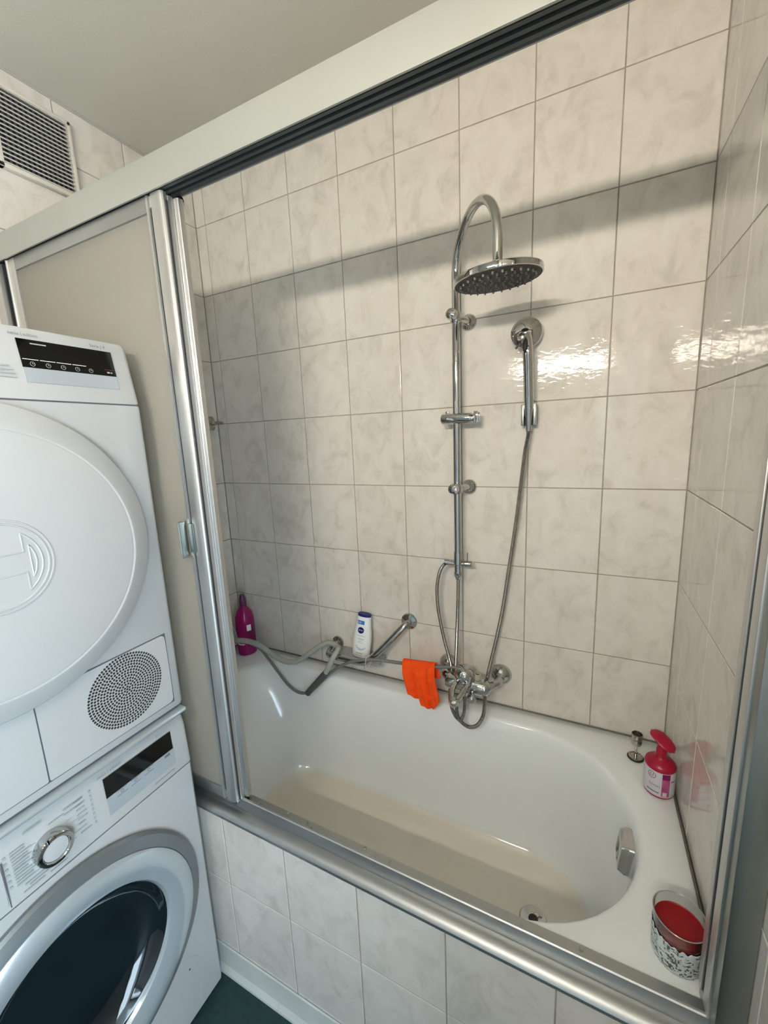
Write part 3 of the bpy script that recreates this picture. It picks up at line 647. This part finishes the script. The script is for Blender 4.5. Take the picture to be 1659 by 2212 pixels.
# ------------------------------------------------------------------ bath mixer
mx = thing('bath_mixer', 'chrome single-lever bath mixer on the back wall above the bath', 'tap', (1.10, 0, .11))
bm = B(); lathe(bm, [(.014, -.074), (.022, -.070), (.0262, -.060), (.0268, -.02), (.0268, .035), (.0262, .060), (.021, .070), (.014, .075)], (1.100, -.090, .108), (1, 0, -.01), 36)
lathe(bm, [(.022, -.03), (.027, -.02), (.0275, .01), (.026, .026)], (1.092, -.092, .120), (0, -.25, 1), 32)
mb = obj('mixer_body', bm, CHROME, mx)
for xr, xb in ((1.010, 1.035), (1.192, 1.163)):
    bm = B(); lathe(bm, [(.035, .0), (.035, .003), (.032, .012), (.024, .022), (.016, .028), (.0155, .036)], (xr, 0, .116), (0, -1, 0), 40)
    tube(bm, smooth_path([(xr, -.028, .116), (xr, -.050, .115), (xr + (xb - xr) * .4, -.070, .112), (xb, -.086, .108)], .006), .0125, 20)
    obj('wall_rosette', bm, CHROME, mx, ang=25)
bm = B(); lathe(bm, [(.0300, -.018), (.0315, -.012), (.0318, .002), (.0300, .013), (.023, .0235), (.011, .029), (0, .030)], (1.092, -.100, .148), (-.05, -.25, 1), 36); obj('lever_cap', bm, CHROME, mb)
bm = B(); lathe(bm, [(.0, 0), (.005, 0), (.0052, .008), (.0045, .009)], (1.092, -.1235, .142), (0, -1, .25), 16)
box(bm, 1.0835, 1.1005, -.132, -.118, .128, .134, .001)
pts_l = [(1.0740, -.122, .134), (1.0690, -.150, .125), (1.0720, -.176, .112), (1.080, -.190, .104)]
tube(bm, smooth_path(pts_l, .004), .0085, 14)
pts_l = [(1.1100, -.122, .134), (1.1050, -.150, .125), (1.0960, -.174, .113), (1.088, -.190, .104)]
tube(bm, smooth_path(pts_l, .004), .0080, 14)
lathe(bm, [(0, -.017), (.011, -.013), (.0165, -.004), (.0165, .004), (.011, .013), (0, .016)], (1.083, -.188, .102), (0, -.7, 1), 24)
obj('lever', bm, CHROME, mb, label='chrome loop lever')
bm = B(); lathe(bm, [(.008, 0), (.008, .014), (.0125, .018), (.0155, .026), (.0145, .034), (.008, .040), (0, .042)], (1.118, -.108, .096), (.22, -1, -.25), 24)
obj('diverter_knob', bm, CHROME, mb)
bm = B(); lathe(bm, [(.012, -.03), (.013, -.012), (.0125, .004)], (1.090, -.098, .082), (0, -.15, 1), 24); obj('hose_outlet', bm, CHROME, mb)
# beige cap standing on the mixer
bm = B(); sg = 32
lathe(bm, [(.0085, .002), (.0085, .0195), (.0112, .0195), (.0118, .017), (.0118, .003), (.0112, .0), (.0085, .0)], (1.132, -.086, .1325), (0, 0, 1), sg, flat=True)
for k in range(16): a = 2 * PI * k / 16; c = Vector((1.132 + .0119 * math.cos(a), -.086 + .0119 * math.sin(a), .1345)); tube(bm, [c, c + Vector((0, 0, .0135))], .0009, 5)
cp = tag(obj('plastic_cap', bm, BEIGEP, loc=(1.132, -.086, .1325)), 'small ribbed beige plastic cap standing on the mixer body', 'cap')
obj('opening', lathe(B(), [(0, .012), (.0086, .012)], (1.132, -.086, .1325), (0, 0, 1), 20, flat=True), RUBBER, cp)

# ------------------------------------------------------------------ grab bar with soap shelf
gb = thing('grab_bar', 'angled chrome grab bar with a smoky soap shelf on the back wall', 'grab bar', (.70, 0, .17))
path = [(.541, -.004, .106), (.542, -.030, .106), (.544, -.062, .102), (.548, -.080, .100), (.560, -.092, .099), (.600, -.095, .099), (.680, -.095, .099), (.712, -.094, .102), (.732, -.088, .113), (.762, -.075, .142), (.810, -.052, .195), (.842, -.034, .231), (.856, -.020, .246), (.860, -.004, .250)]
bm = B(); tube(bm, smooth_path(path, .006), .0125, 24); obj('bar', bm, CHROME, gb)
for c in ((.541, 0, .106), (.860, 0, .250)):
    r_ = .026 if c[0] < .7 else .031
    obj('wall_rosette', lathe(B(), [(r_, 0), (r_, .003), (r_ * .93, .007), (r_ * .6, .010), (.013, .012)], c, (0, -1, 0), 36), CHROME, gb, ang=25)
bm = B(); prism(bm, rrect(.556, .765, -.084, -.004, .02, .012, 6), 'z', .0900, .0955, .001, 1); obj('soap_shelf', bm, PLATE, gb, ang=30)

# shower gel bottle on the shelf, front side towards -y, leaning right
bt = thing('shower_gel_bottle', 'white shower gel bottle with navy cap standing on the soap shelf', 'bottle', (.672, -.048, .0957))
lean = Matrix.Rotation(math.radians(7), 4, 'Y') @ Matrix.Rotation(math.radians(-4), 4, 'X'); turn = Matrix.Rotation(math.radians(8), 4, 'Z')
BL = Matrix.Translation((.672, -.048, .0957)) @ lean @ turn
def oval_loft(bm, secs, M, n=40, p=2.3):
    rs = []
    for z, a, b in secs:
        r = []
        for k in range(n):
            t = 2 * PI * k / n; c, s = math.cos(t), math.sin(t)
            r.append(bm.verts.new(M @ Vector((a * abs(c) ** (2 / p) * (1 if c > 0 else -1), b * abs(s) ** (2 / p) * (1 if s > 0 else -1), z))))
        rs.append(r)
    for A, D in zip(rs, rs[1:]):
        for k in range(n): bm.faces.new((A[k], A[(k + 1) % n], D[(k + 1) % n], D[k]))
    bm.faces.new(list(reversed(rs[0]))); bm.faces.new(rs[-1]); return bm
obj('bottle_body', oval_loft(B(), [(.002, .031, .017), (.005, .034, .0195), (.03, .0355, .021), (.06, .0362, .0215), (.09, .0350, .021), (.115, .0315, .0195), (.135, .0280, .018), (.150, .0268, .0168), (.1655, .0262, .0160)], BL), CREAM, bt, ang=50)
obj('cap', oval_loft(B(), [(.1655, .0262, .0160), (.170, .0262, .0160), (.1735, .0255, .0155), (.1745, .024, .014)], BL), NAVY, bt, ang=30, label='flat navy cap')
def bpt(u, v):   # point on the bottle's front face
    b_ = .0215 if v < .09 else .0215 - (v - .09) * .075
    a_ = .0355 if v < .1 else .0355 - (v - .1) * .15
    s = max(0.0, 1 - abs(u / a_) ** 2.3) ** (1 / 2.3)
    return BL @ Vector((u, -b_ * s - .0006, v))
def decal(pts, name, m, parent, f):
    bm = B(); vs = [bm.verts.new(f(*p)) for p in pts]; bm.faces.new(vs); bmesh.ops.triangulate(bm, faces=bm.faces); return obj(name, bm, m, parent)
def grid_decal(u0, u1, v0, v1, name, m, parent, f, n=6, off=None):
    bm = B(); g = [[bm.verts.new(f(u0 + (u1 - u0) * i / n, v0 + (v1 - v0) * j / 3)) for i in range(n + 1)] for j in range(4)]
    for j in range(3):
        for i in range(n): bm.faces.new((g[j][i], g[j][i + 1], g[j + 1][i + 1], g[j + 1][i]))
    return obj(name, bm, m, parent)
grid_decal(-.020, .008, .136, .151, 'blue_label', BLUE, bt, bpt)
obj('lettering', text_bm('Soft', .0105, lambda u, v: bpt(u - .012, v + .1435) + Vector((0, -.0006, 0))), WHITEINK, bt)
bm = B(); c0 = bm.verts.new(bpt(-.003, .1135)); rg = [[bm.verts.new(bpt(-.003 + r * math.cos(2 * PI * k / 28), .1135 + r * math.sin(2 * PI * k / 28))) for k in range(28)] for r in (.006, .0125)]
for k in range(28): bm.faces.new((c0, rg[0][k], rg[0][(k + 1) % 28])); bm.faces.new((rg[0][k], rg[1][k], rg[1][(k + 1) % 28], rg[0][(k + 1) % 28]))
obj('round_logo', bm, NAVY, bt)
obj('lettering', text_bm('NIVEA', .0068, lambda u, v: bpt(u - .003, v + .1135) + Vector((0, -.0008, 0))), WHITEINK, bt)
obj('lettering', text_bm('Creme', .0088, lambda u, v: bpt(u - .001, v + .080)), INK, bt)
obj('lettering', text_bm('Soft', .0075, lambda u, v: bpt(u - .002, v + .0715)), INKL, bt)
bm = B()
for u0, u1, v in ((-.017, .017, .0915), (-.010, .010, .064)):
    g = [[bm.verts.new(bpt(u0 + (u1 - u0) * i / 6, v + j * .0014)) for i in range(7)] for j in range(2)]
    for i in range(6): bm.faces.new((g[0][i], g[0][i + 1], g[1][i + 1], g[1][i]))
for u0, u1, v in ((-.014, .012, .022), (-.014, .012, .0185), (-.020, .010, .012)):
    g = [[bm.verts.new(bpt(u0 + (u1 - u0) * i / 6, v + j * .0020)) for i in range(7)] for j in range(2)]
    for i in range(6): bm.faces.new((g[0][i], g[0][i + 1], g[1][i + 1], g[1][i]))
obj('fine_print', bm, INKL, bt)['kind'] = 'stuff'
bm = B(); n = 16
A = [bm.verts.new(bpt(.002 + .020 * math.cos(PI * 1.02 + PI * .9 * i / n), .052 + .018 * math.sin(PI * 1.02 + PI * .9 * i / n))) for i in range(n + 1)]
D = [bm.verts.new(bpt(.004 + .017 * math.cos(PI * 1.02 + PI * .9 * i / n), .052 + .0085 * math.sin(PI * 1.02 + PI * .9 * i / n))) for i in range(n + 1)]
for i in range(n): bm.faces.new((A[i], A[i + 1], D[i + 1], D[i]))
obj('swirl_print', bm, PALEBLUE, bt)

# ------------------------------------------------------------------ hoses draped over the bath
thin = [(.06, -.30, .10), (.085, -.20, .098), (.112, -.155, .098), (.175, -.145, .106), (.234, -.13, .081), (.279, -.13, .042), (.322, -.13, -.004), (.370, -.13, -.051), (.410, -.125, -.077), (.452, -.120, -.075), (.492, -.115, -.047), (.537, -.113, .001), (.591, -.113, .055), (.655, -.116, .100), (.705, -.116, .121), (.735, -.112, .128), (.775, -.098, .128), (.863, -.082, .126), (.968, -.082, .136), (1.030, -.060, .137), (1.054, -.055, .137)]
hz = obj('thin_hose', tube(B(), smooth_path(thin, .01), .0058, 14), HOSED, loc=(.45, -.12, -.08)); tag(hz, 'thin dark grey hose sagging into the bath and over the grab bar to the mixer', 'hose')
thick = [(.06, -.31, .125), (.095, -.22, .118), (.124, -.16, .108), (.211, -.155, .118), (.268, -.15, .106), (.315, -.14, .072), (.376, -.13, .051), (.418, -.11, .054), (.458, -.085, .082), (.496, -.066, .111), (.525, -.055, .125), (.555, -.055, .125), (.585, -.068, .122), (.594, -.090, .1225), (.590, -.112, .108), (.578, -.120, .080), (.560, -.128, .045), (.530, -.135, .008), (.500, -.138, -.028), (.479, -.138, -.052)]
hz = obj('drain_hose', tube(B(), smooth_path(thick, .01), .0105, 18), HOSEG, loc=(.45, -.13, -.05)); tag(hz, 'thick light grey drain hose hooked over the left end of the grab bar', 'hose')
bm = B(); tube(bm, [(.560, -.1285, .045), (.530, -.1358, .008), (.500, -.139, -.028), (.474, -.139, -.058)], .0125, 18, rad=[.0113, .0118, .0125, .0120]); obj('end_sleeve', bm, SLEEVE, hz, label='charcoal end sleeve')
bm = B(); tube(bm, smooth_path([(.735, -.118, .137), (.741, -.110, .141), (.746, -.085, .138), (.744, -.074, .120), (.736, -.085, .098), (.732, -.100, .090), (.731, -.112, .099), (.733, -.121, .118), (.735, -.118, .137)], .004), .0013, 6)
tube(bm, [(.732, -.108, .0905), (.724, -.112, .087), (.716, -.118, .088)], .001, 6)
tag(obj('string_tie', bm, STRING, loc=(.735, -.118, .09)), 'pale string tying the thin hose to the grab bar', 'string')
bm = B(); tube(bm, smooth_path([(.045, -.16, .262), (.072, -.15, .222), (.100, -.14, .170), (.122, -.140, .125), (.135, -.145, .090)], .006), .0012, 6)
tube(bm, smooth_path([(.118, -.140, .133), (.112, -.145, .115), (.098, -.15, .103), (.084, -.155, .100)], .004), .0011, 6)
lathe(bm, [(0, -.003), (.003, 0), (0, .003)], (.119, -.140, .132), (0, 0, 1), 8)
tag(obj('string', bm, STRING, loc=(.12, -.14, .09)), 'thin pale string hanging in front of the magenta bottle', 'string')

# orange cloth over the hose
bm = B(); nu, nv = 40, 44; g = []
def lerp(a, b, t): return a + (b - a) * t
for j in range(nv + 1):
    row = []
    for i in range(nu + 1):
        u = i / nu; v = j / nv     # v: 0 back hem -> .30 over hose -> 1 front hem
        xt = lerp(.864, .985, u); zt = .1330 + .0105 * u
        if v < .30:
            t = v / .30; depth = (1 - t) * .055; y = -.068 + .004 * math.sin(u * 20); x = xt + (1 - t) * .014; z = zt - depth + .002
            if t > .9: y = lerp(-.068, -.075, (t - .9) * 10); z = zt + .006
        else:
            t = (v - .30) / .70
            if u < .34: zb = lerp(.040, .014, u / .34)
            elif u < .70: zb = lerp(.008, -.004, (u - .34) / .36)
            else: zb = lerp(-.004, .036, (u - .70) / .30)
            xb = lerp(.897, 1.012, u) + .010 * math.sin(u * PI) * t
            fold = (.0065 * math.sin(u * 15.5 + .6 * t) + .0035 * math.sin(u * 33 + 2 * t)) * min(1, t * 2.2)
            if .30 < u < .37: fold += .007 * min(1, t * 2)
            x = lerp(xt, xb, t) + .006 * math.sin(u * 22) * t * (1 - t); z = lerp(zt + .006, zb, t)
            y = -.089 - .016 * min(1, t * 3) - .012 * t - fold
            if t < .04: y = -.084; z = zt + .0085
        row.append(bm.verts.new((x, y, z)))
    g.append(row)
for j in range(nv):
    for i in range(nu): bm.faces.new((g[j][i], g[j][i + 1], g[j + 1][i + 1], g[j + 1][i]))
ck = obj('cleaning_cloth', bm, ORANGE, loc=(.93, -.085, .138), ang=180); tag(ck, 'bright orange cloth hanging over the thin hose beside the mixer', 'cloth')
md = ck.modifiers.new('thickness', 'SOLIDIFY'); md.thickness = .003; md.offset = 0
md = ck.modifiers.new('smooth', 'SUBSURF'); md.levels = 1; md.render_levels = 1

# ------------------------------------------------------------------ left corner things
pb = thing('cleaner_bottle', 'magenta plastic bottle in the left back corner of the bath rim', 'bottle', (.095, -.062, 0.0008))
pc = (.095, -.062, .0008)
obj('bottle_body', lathe(B(), [(.034, 0), (.039, .003), (.040, .012), (.040, .095), (.0395, .150), (.038, .170), (.033, .188), (.024, .204), (.0165, .215), (.014, .220)], pc, (0, 0, 1), 40), MAGENTA, pb, ang=40)
obj('bottle_cap', lathe(B(), [(.0145, .218), (.0148, .224), (.0140, .252), (.0115, .262), (.010, .270), (0, .271)], pc, (0, 0, 1), 24), LILAC, pb)
bm = B(); n = 14
for r_, z0_, z1_, a0, a1, m__ in ((.0404, .030, .148, -.7, .9, 0),):
    g = [[bm.verts.new((pc[0] + r_ * math.cos(a0 + (a1 - a0) * i / n), pc[1] + r_ * math.sin(a0 + (a1 - a0) * i / n), z)) for i in range(n + 1)] for z in (z0_, z1_ - .02)]
    for i in range(n): bm.faces.new((g[0][i], g[0][i + 1], g[1][i + 1], g[1][i]))
obj('label_panel', bm, MAGLAB, pb)
def cyl_patch(c, R, a0, a1, z0, z1, n=8):
    bm = B(); g = [[bm.verts.new((c[0] + R * math.cos(a0 + (a1 - a0) * i / n), c[1] + R * math.sin(a0 + (a1 - a0) * i / n), c[2] + z)) for i in range(n + 1)] for z in (z0, z1)]
    for i in range(n): bm.faces.new((g[0][i], g[0][i + 1], g[1][i + 1], g[1][i]))
    return bm
obj('white_sticker', cyl_patch(pc, .0409, -.62, -.15, .115, .142), CREAM, pb)
obj('white_sticker', cyl_patch(pc, .0409, -1.9, -1.0, .052, .058), LABELW, pb)
wb2 = thing('white_bottle', 'white bottle mostly hidden behind the shower screen, left of the magenta bottle', 'bottle', (.052, -.150, .0008))
obj('bottle_body', lathe(B(), [(.026, 0), (.030, .004), (.030, .120), (.026, .140), (.014, .150)], (.052, -.150, .0008), (0, 0, 1), 28), CREAM, wb2)
obj('bottle_cap', lathe(B(), [(.0145, .149), (.0145, .172), (0, .173)], (.052, -.150, .0008), (0, 0, 1), 20), CREAM, wb2)
# small chrome holder on the left wall
wh = thing('wall_hook', 'small chrome hook with crossbar on the left wall near the corner', 'hook', (0, -.040, 1.0))
bm = B(); lathe(bm, [(.019, .0), (.019, .004), (.016, .009), (.010, .012)], (0, -.042, 1.006), (1, 0, 0), 24); prism(bm, [(p[0], p[1]) for p in rrect(-.060, -.026, .978, 1.034, .012, .012, 6)], 'x', .0005, .010, .002, 2)
obj('back_plate', bm, CHROMEB, wh)
bm = B(); tube(bm, [(.008, -.042, 1.006), (.030, -.042, 1.006)], .007, 14); tube(bm, smooth_path([(.020, -.080, 1.008), (.022, -.074, 1.010), (.026, -.042, 1.0095), (.032, -.012, 1.008), (.033, -.006, 1.006)], .006), .0048, 12); obj('crossbar', bm, CHROMEB, wh)

# ------------------------------------------------------------------ right corner things
st = thing('drain_stopper', 'chrome drain stopper standing upside down on the rim by the pump bottle', 'plug', (1.580, -.094, .0008))
sc_ = (1.580, -.094, .0008)
obj('sealing_ring', lathe(B(), [(.0185, 0), (.0205, .002), (.0205, .004), (.0185, .006)], sc_, (0, 0, 1), 32), RUBBER, st)
obj('disc', lathe(B(), [(.0180, .0055), (.0175, .0075), (.0150, .0080), (.0145, .0068), (.004, .0068), (.004, .012)], sc_, (0, 0, 1), 32), CHROMEB, st)
obj('stem', tube(B(), [(1.580, -.094, .008), (1.580, -.094, .050)], .0030, 12), CHROME, st)
obj('cup', lathe(B(), [(.004, .041), (.0115, .045), (.0130, .050), (.0125, .062), (.0135, .064), (.0138, .076), (.0125, .077), (.0118, .066), (0, .065)], sc_, (0, 0, 1), 32), CHROMEB, st, ang=25)
obj('cup_interior', lathe(B(), [(0, .0715), (.0121, .0715)], sc_, (0, 0, 1), 24, flat=True), RUBBER, st)

sp_ = thing('hand_soap_dispenser', 'raspberry pump bottle with a pale pink label in the right back corner of the bath', 'pump bottle', (1.6215, -.190, .0008))
pc2 = (1.6215, -.190, .0008); RB = .0335
obj('bottle_body', lathe(B(), [(.030, 0), (.0325, .002), (RB, .006), (RB, .072), (.0325, .077)], pc2, (0, 0, 1), 48), REDP, sp_, ang=40)
obj('label_wrap', lathe(B(), [(RB + .0003, .007), (RB + .0004, .009), (RB + .0004, .0725), (RB + .0002, .074)], pc2, (0, 0, 1), 64, flat=True), LABELW, sp_)
va = math.atan2(-1.2966 + .19, 1.42 - 1.6215)    # direction from bottle to viewer
def cyl(u, v, off=.0009): a = va + u / RB; return Vector((pc2[0] + (RB + off) * math.cos(a), pc2[1] + (RB + off) * math.sin(a), pc2[2] + v))
obj('pink_band', cyl_patch(pc2, RB + .0007, va + .20, va + .72, .010, .073, 10), LABELP, sp_)
obj('purple_patch', cyl_patch(pc2, RB + .0009, va + .20, va + .72, .058, .073, 10), MAGLAB, sp_)
bm = B(); tube(bm, [cyl(-.0155 + .0085 * math.cos(2 * PI * i / 28), .0615 + .0085 * math.sin(2 * PI * i / 28), .0009) for i in range(28)], .0006, 5, closed=True); obj('logo_ring', bm, INK, sp_)
bm = text_bm('U', .0125, lambda u, v: cyl(u - .0155, v + .0615, .0011)); obj('lettering', bm, REDP, sp_)
bm = text_bm('Savon', .0105, lambda u, v: cyl(u * 1.0 - .009 , v + .036 + .0 * u, .0010)); obj('lettering', bm, SCRIPT, sp_)
obj('printed_line', cyl_patch(pc2, RB + .0009, va - .75, va + .05, .0165, .0195, 8), INK, sp_)
obj('printed_line', cyl_patch(pc2, RB + .0009, va + .80, va + 1.15, .050, .054, 6), SCRIPT, sp_)
bm = B(); merge(bm, cyl_patch(pc2, RB + .0011, va + .28, va + .55, .0115, .0225, 5)); obj('small_badge', bm, LABELW, sp_)
obj('shoulder', lathe(B(), [(.0338, .074), (.0345, .077), (.0330, .083), (.026, .090), (.016, .095), (.0125, .098), (.0115, .104)], pc2, (0, 0, 1), 48), REDP, sp_, ang=50)
bm = B(); lathe(bm, [(.0115, .100), (.0115, .118), (.010, .120), (.010, .138)], pc2, (0, 0, 1), 24)
# broad curved pump head, spout pointing away to the left
hd0 = Vector((pc2[0] + .004, pc2[1] - .004, .1440)); ax1 = Vector((-.72, .60, .42)).normalized(); ax2 = Vector((-ax1.y, ax1.x, 0)).normalized(); ax3 = ax1.cross(ax2)
rs = []
for k in range(13):
    t = -1 + 2 * k / 12; wdt = .0205 * math.sqrt(max(0, 1 - abs(t) ** 2.6)); th = .0055 * math.sqrt(max(0, 1 - abs(t) ** 3)) + .0005
    c = hd0 + ax1 * (t * .032 + .004) + ax3 * (-.0050 * t * t) * (1 if t > 0 else .5)
    rs.append([bm.verts.new(c + ax2 * ((wdt + .0005) * math.cos(2 * PI * i / 16)) + ax3 * (th * math.sin(2 * PI * i / 16))) for i in range(16)])
for A, D in zip(rs, rs[1:]):
    for i in range(16): bm.faces.new((A[i], A[(i + 1) % 16], D[(i + 1) % 16], D[i]))
bm.faces.new(rs[0]); bm.faces.new(list(reversed(rs[-1])))
tip = hd0 + ax1 * .031; lathe(bm, [(.0040, .002), (.0032, .014)], tip, (0, 0, -1), 12)
obj('pump_head', bm, REDP, sp_, ang=60)

# candle in glass with lace sleeve
cn = thing('candle_glass', 'red candle in a glass with white lace sleeve on the front right bath rim', 'candle', (1.600, -.570, .0012))
cc = (1.600, -.572, .0012)
obj('glass', lathe(B(), [(0, .0), (.034, .0), (.0365, .003), (.0400, .080), (.0404, .0815), (.0394, .0815), (.0384, .079), (.0352, .008), (0, .007)], cc, (0, 0, 1), 56), CLEAR, cn, ang=30)
obj('wax', lathe(B(), [(0, .0078), (.0345, .0085), (.0376, .062), (.036, .0605), (0, .060)], cc, (0, 0, 1), 48), WAX, cn)
obj('glass_lip', lathe(B(), [(.0398, .0806), (.0408, .0818), (.0398, .0828), (.0388, .0818), (.0398, .0806)], cc, (0, 0, 1), 56, flat=True), PLATE, cn)
# lace: perforated sleeve with scalloped edge
random.seed(7); bm = B(); NA, NZ = 120, 26; holes = set()
for _ in range(470):
    a = random.randrange(NA); z = random.randrange(1, NZ - 1); holes.add((a, z))
    if random.random() < .75: holes.add(((a + 1) % NA, z))
    if random.random() < .55: holes.add((a, min(NZ - 2, z + 1)))
gv = []
for j in range(NZ + 1):
    row = []
    for i in range(NA):
        a = 2 * PI * i / NA; top = .052 + .0035 * abs(math.sin(a * 9)) + .0015 * math.sin(a * 23); z = .001 + (top - .001) * j / NZ
        R = .0372 + z * .044 + .0008 + .0003 * math.sin(i * 2.1 + j * 1.7); jit = .0006
        row.append(bm.verts.new((cc[0] + R * math.cos(a), cc[1] + R * math.sin(a), cc[2] + z + jit * math.sin(i * 5 + j * 3))))
    gv.append(row)
for j in range(NZ):
    for i in range(NA):
        if (i, j) in holes: continue
        bm.faces.new((gv[j][i], gv[j][(i + 1) % NA], gv[j + 1][(i + 1) % NA], gv[j + 1][i]))
lc = obj('lace_sleeve', bm, LACE, cn, ang=60); md = lc.modifiers.new('t', 'SOLIDIFY'); md.thickness = .0008
obj('sleeve_lining', lathe(B(), [(.0369, .001), (.0393, .050)], cc, (0, 0, 1), 48, flat=True), mat('dark_lace_ground', (0.13, 0.15, 0.16), 0.6, var=0.2, vscale=90), cn)

mc_ = thing('light_blocker_cabinet', 'added light blocker shaped as a white mirror cabinet, unseen behind the camera', 'cabinet', (1.22, YF, .66))  # added out of view; its depth cuts lamp light off the lower bath
obj('body', box(B(), .90, 1.54, YF + .001, YF + .080, .66, 1.336, .003), WHITEALU, mc_)
for k in range(2): obj('blocker_front', box(B(), .902 + k * .319, 1.219 + k * .319, YF + .0805, YF + .086, .662, 1.334, .001), mat('mirror', (0.85, 0.88, 0.88), 0.02, 1.0, bump=0.00001), mc_)
# ------------------------------------------------------------------ wall lamp on the wall behind the camera
lp = thing('wall_lamp', 'long wall lamp over the basin behind the camera', 'lamp', (1.22, YF, 1.37))
obj('housing', box(B(), .92, 1.50, YF + .001, YF + .06, 1.405, 1.425, .003), WHITEALU, lp)
obj('diffuser', box(B(), .93, 1.49, YF + .012, YF + .058, 1.350, 1.404, .006), DIFF, lp)
obj('bracket', box(B(), 1.15, 1.29, YF + .001, YF + .012, 1.337, 1.405), WHITEALU, lp)
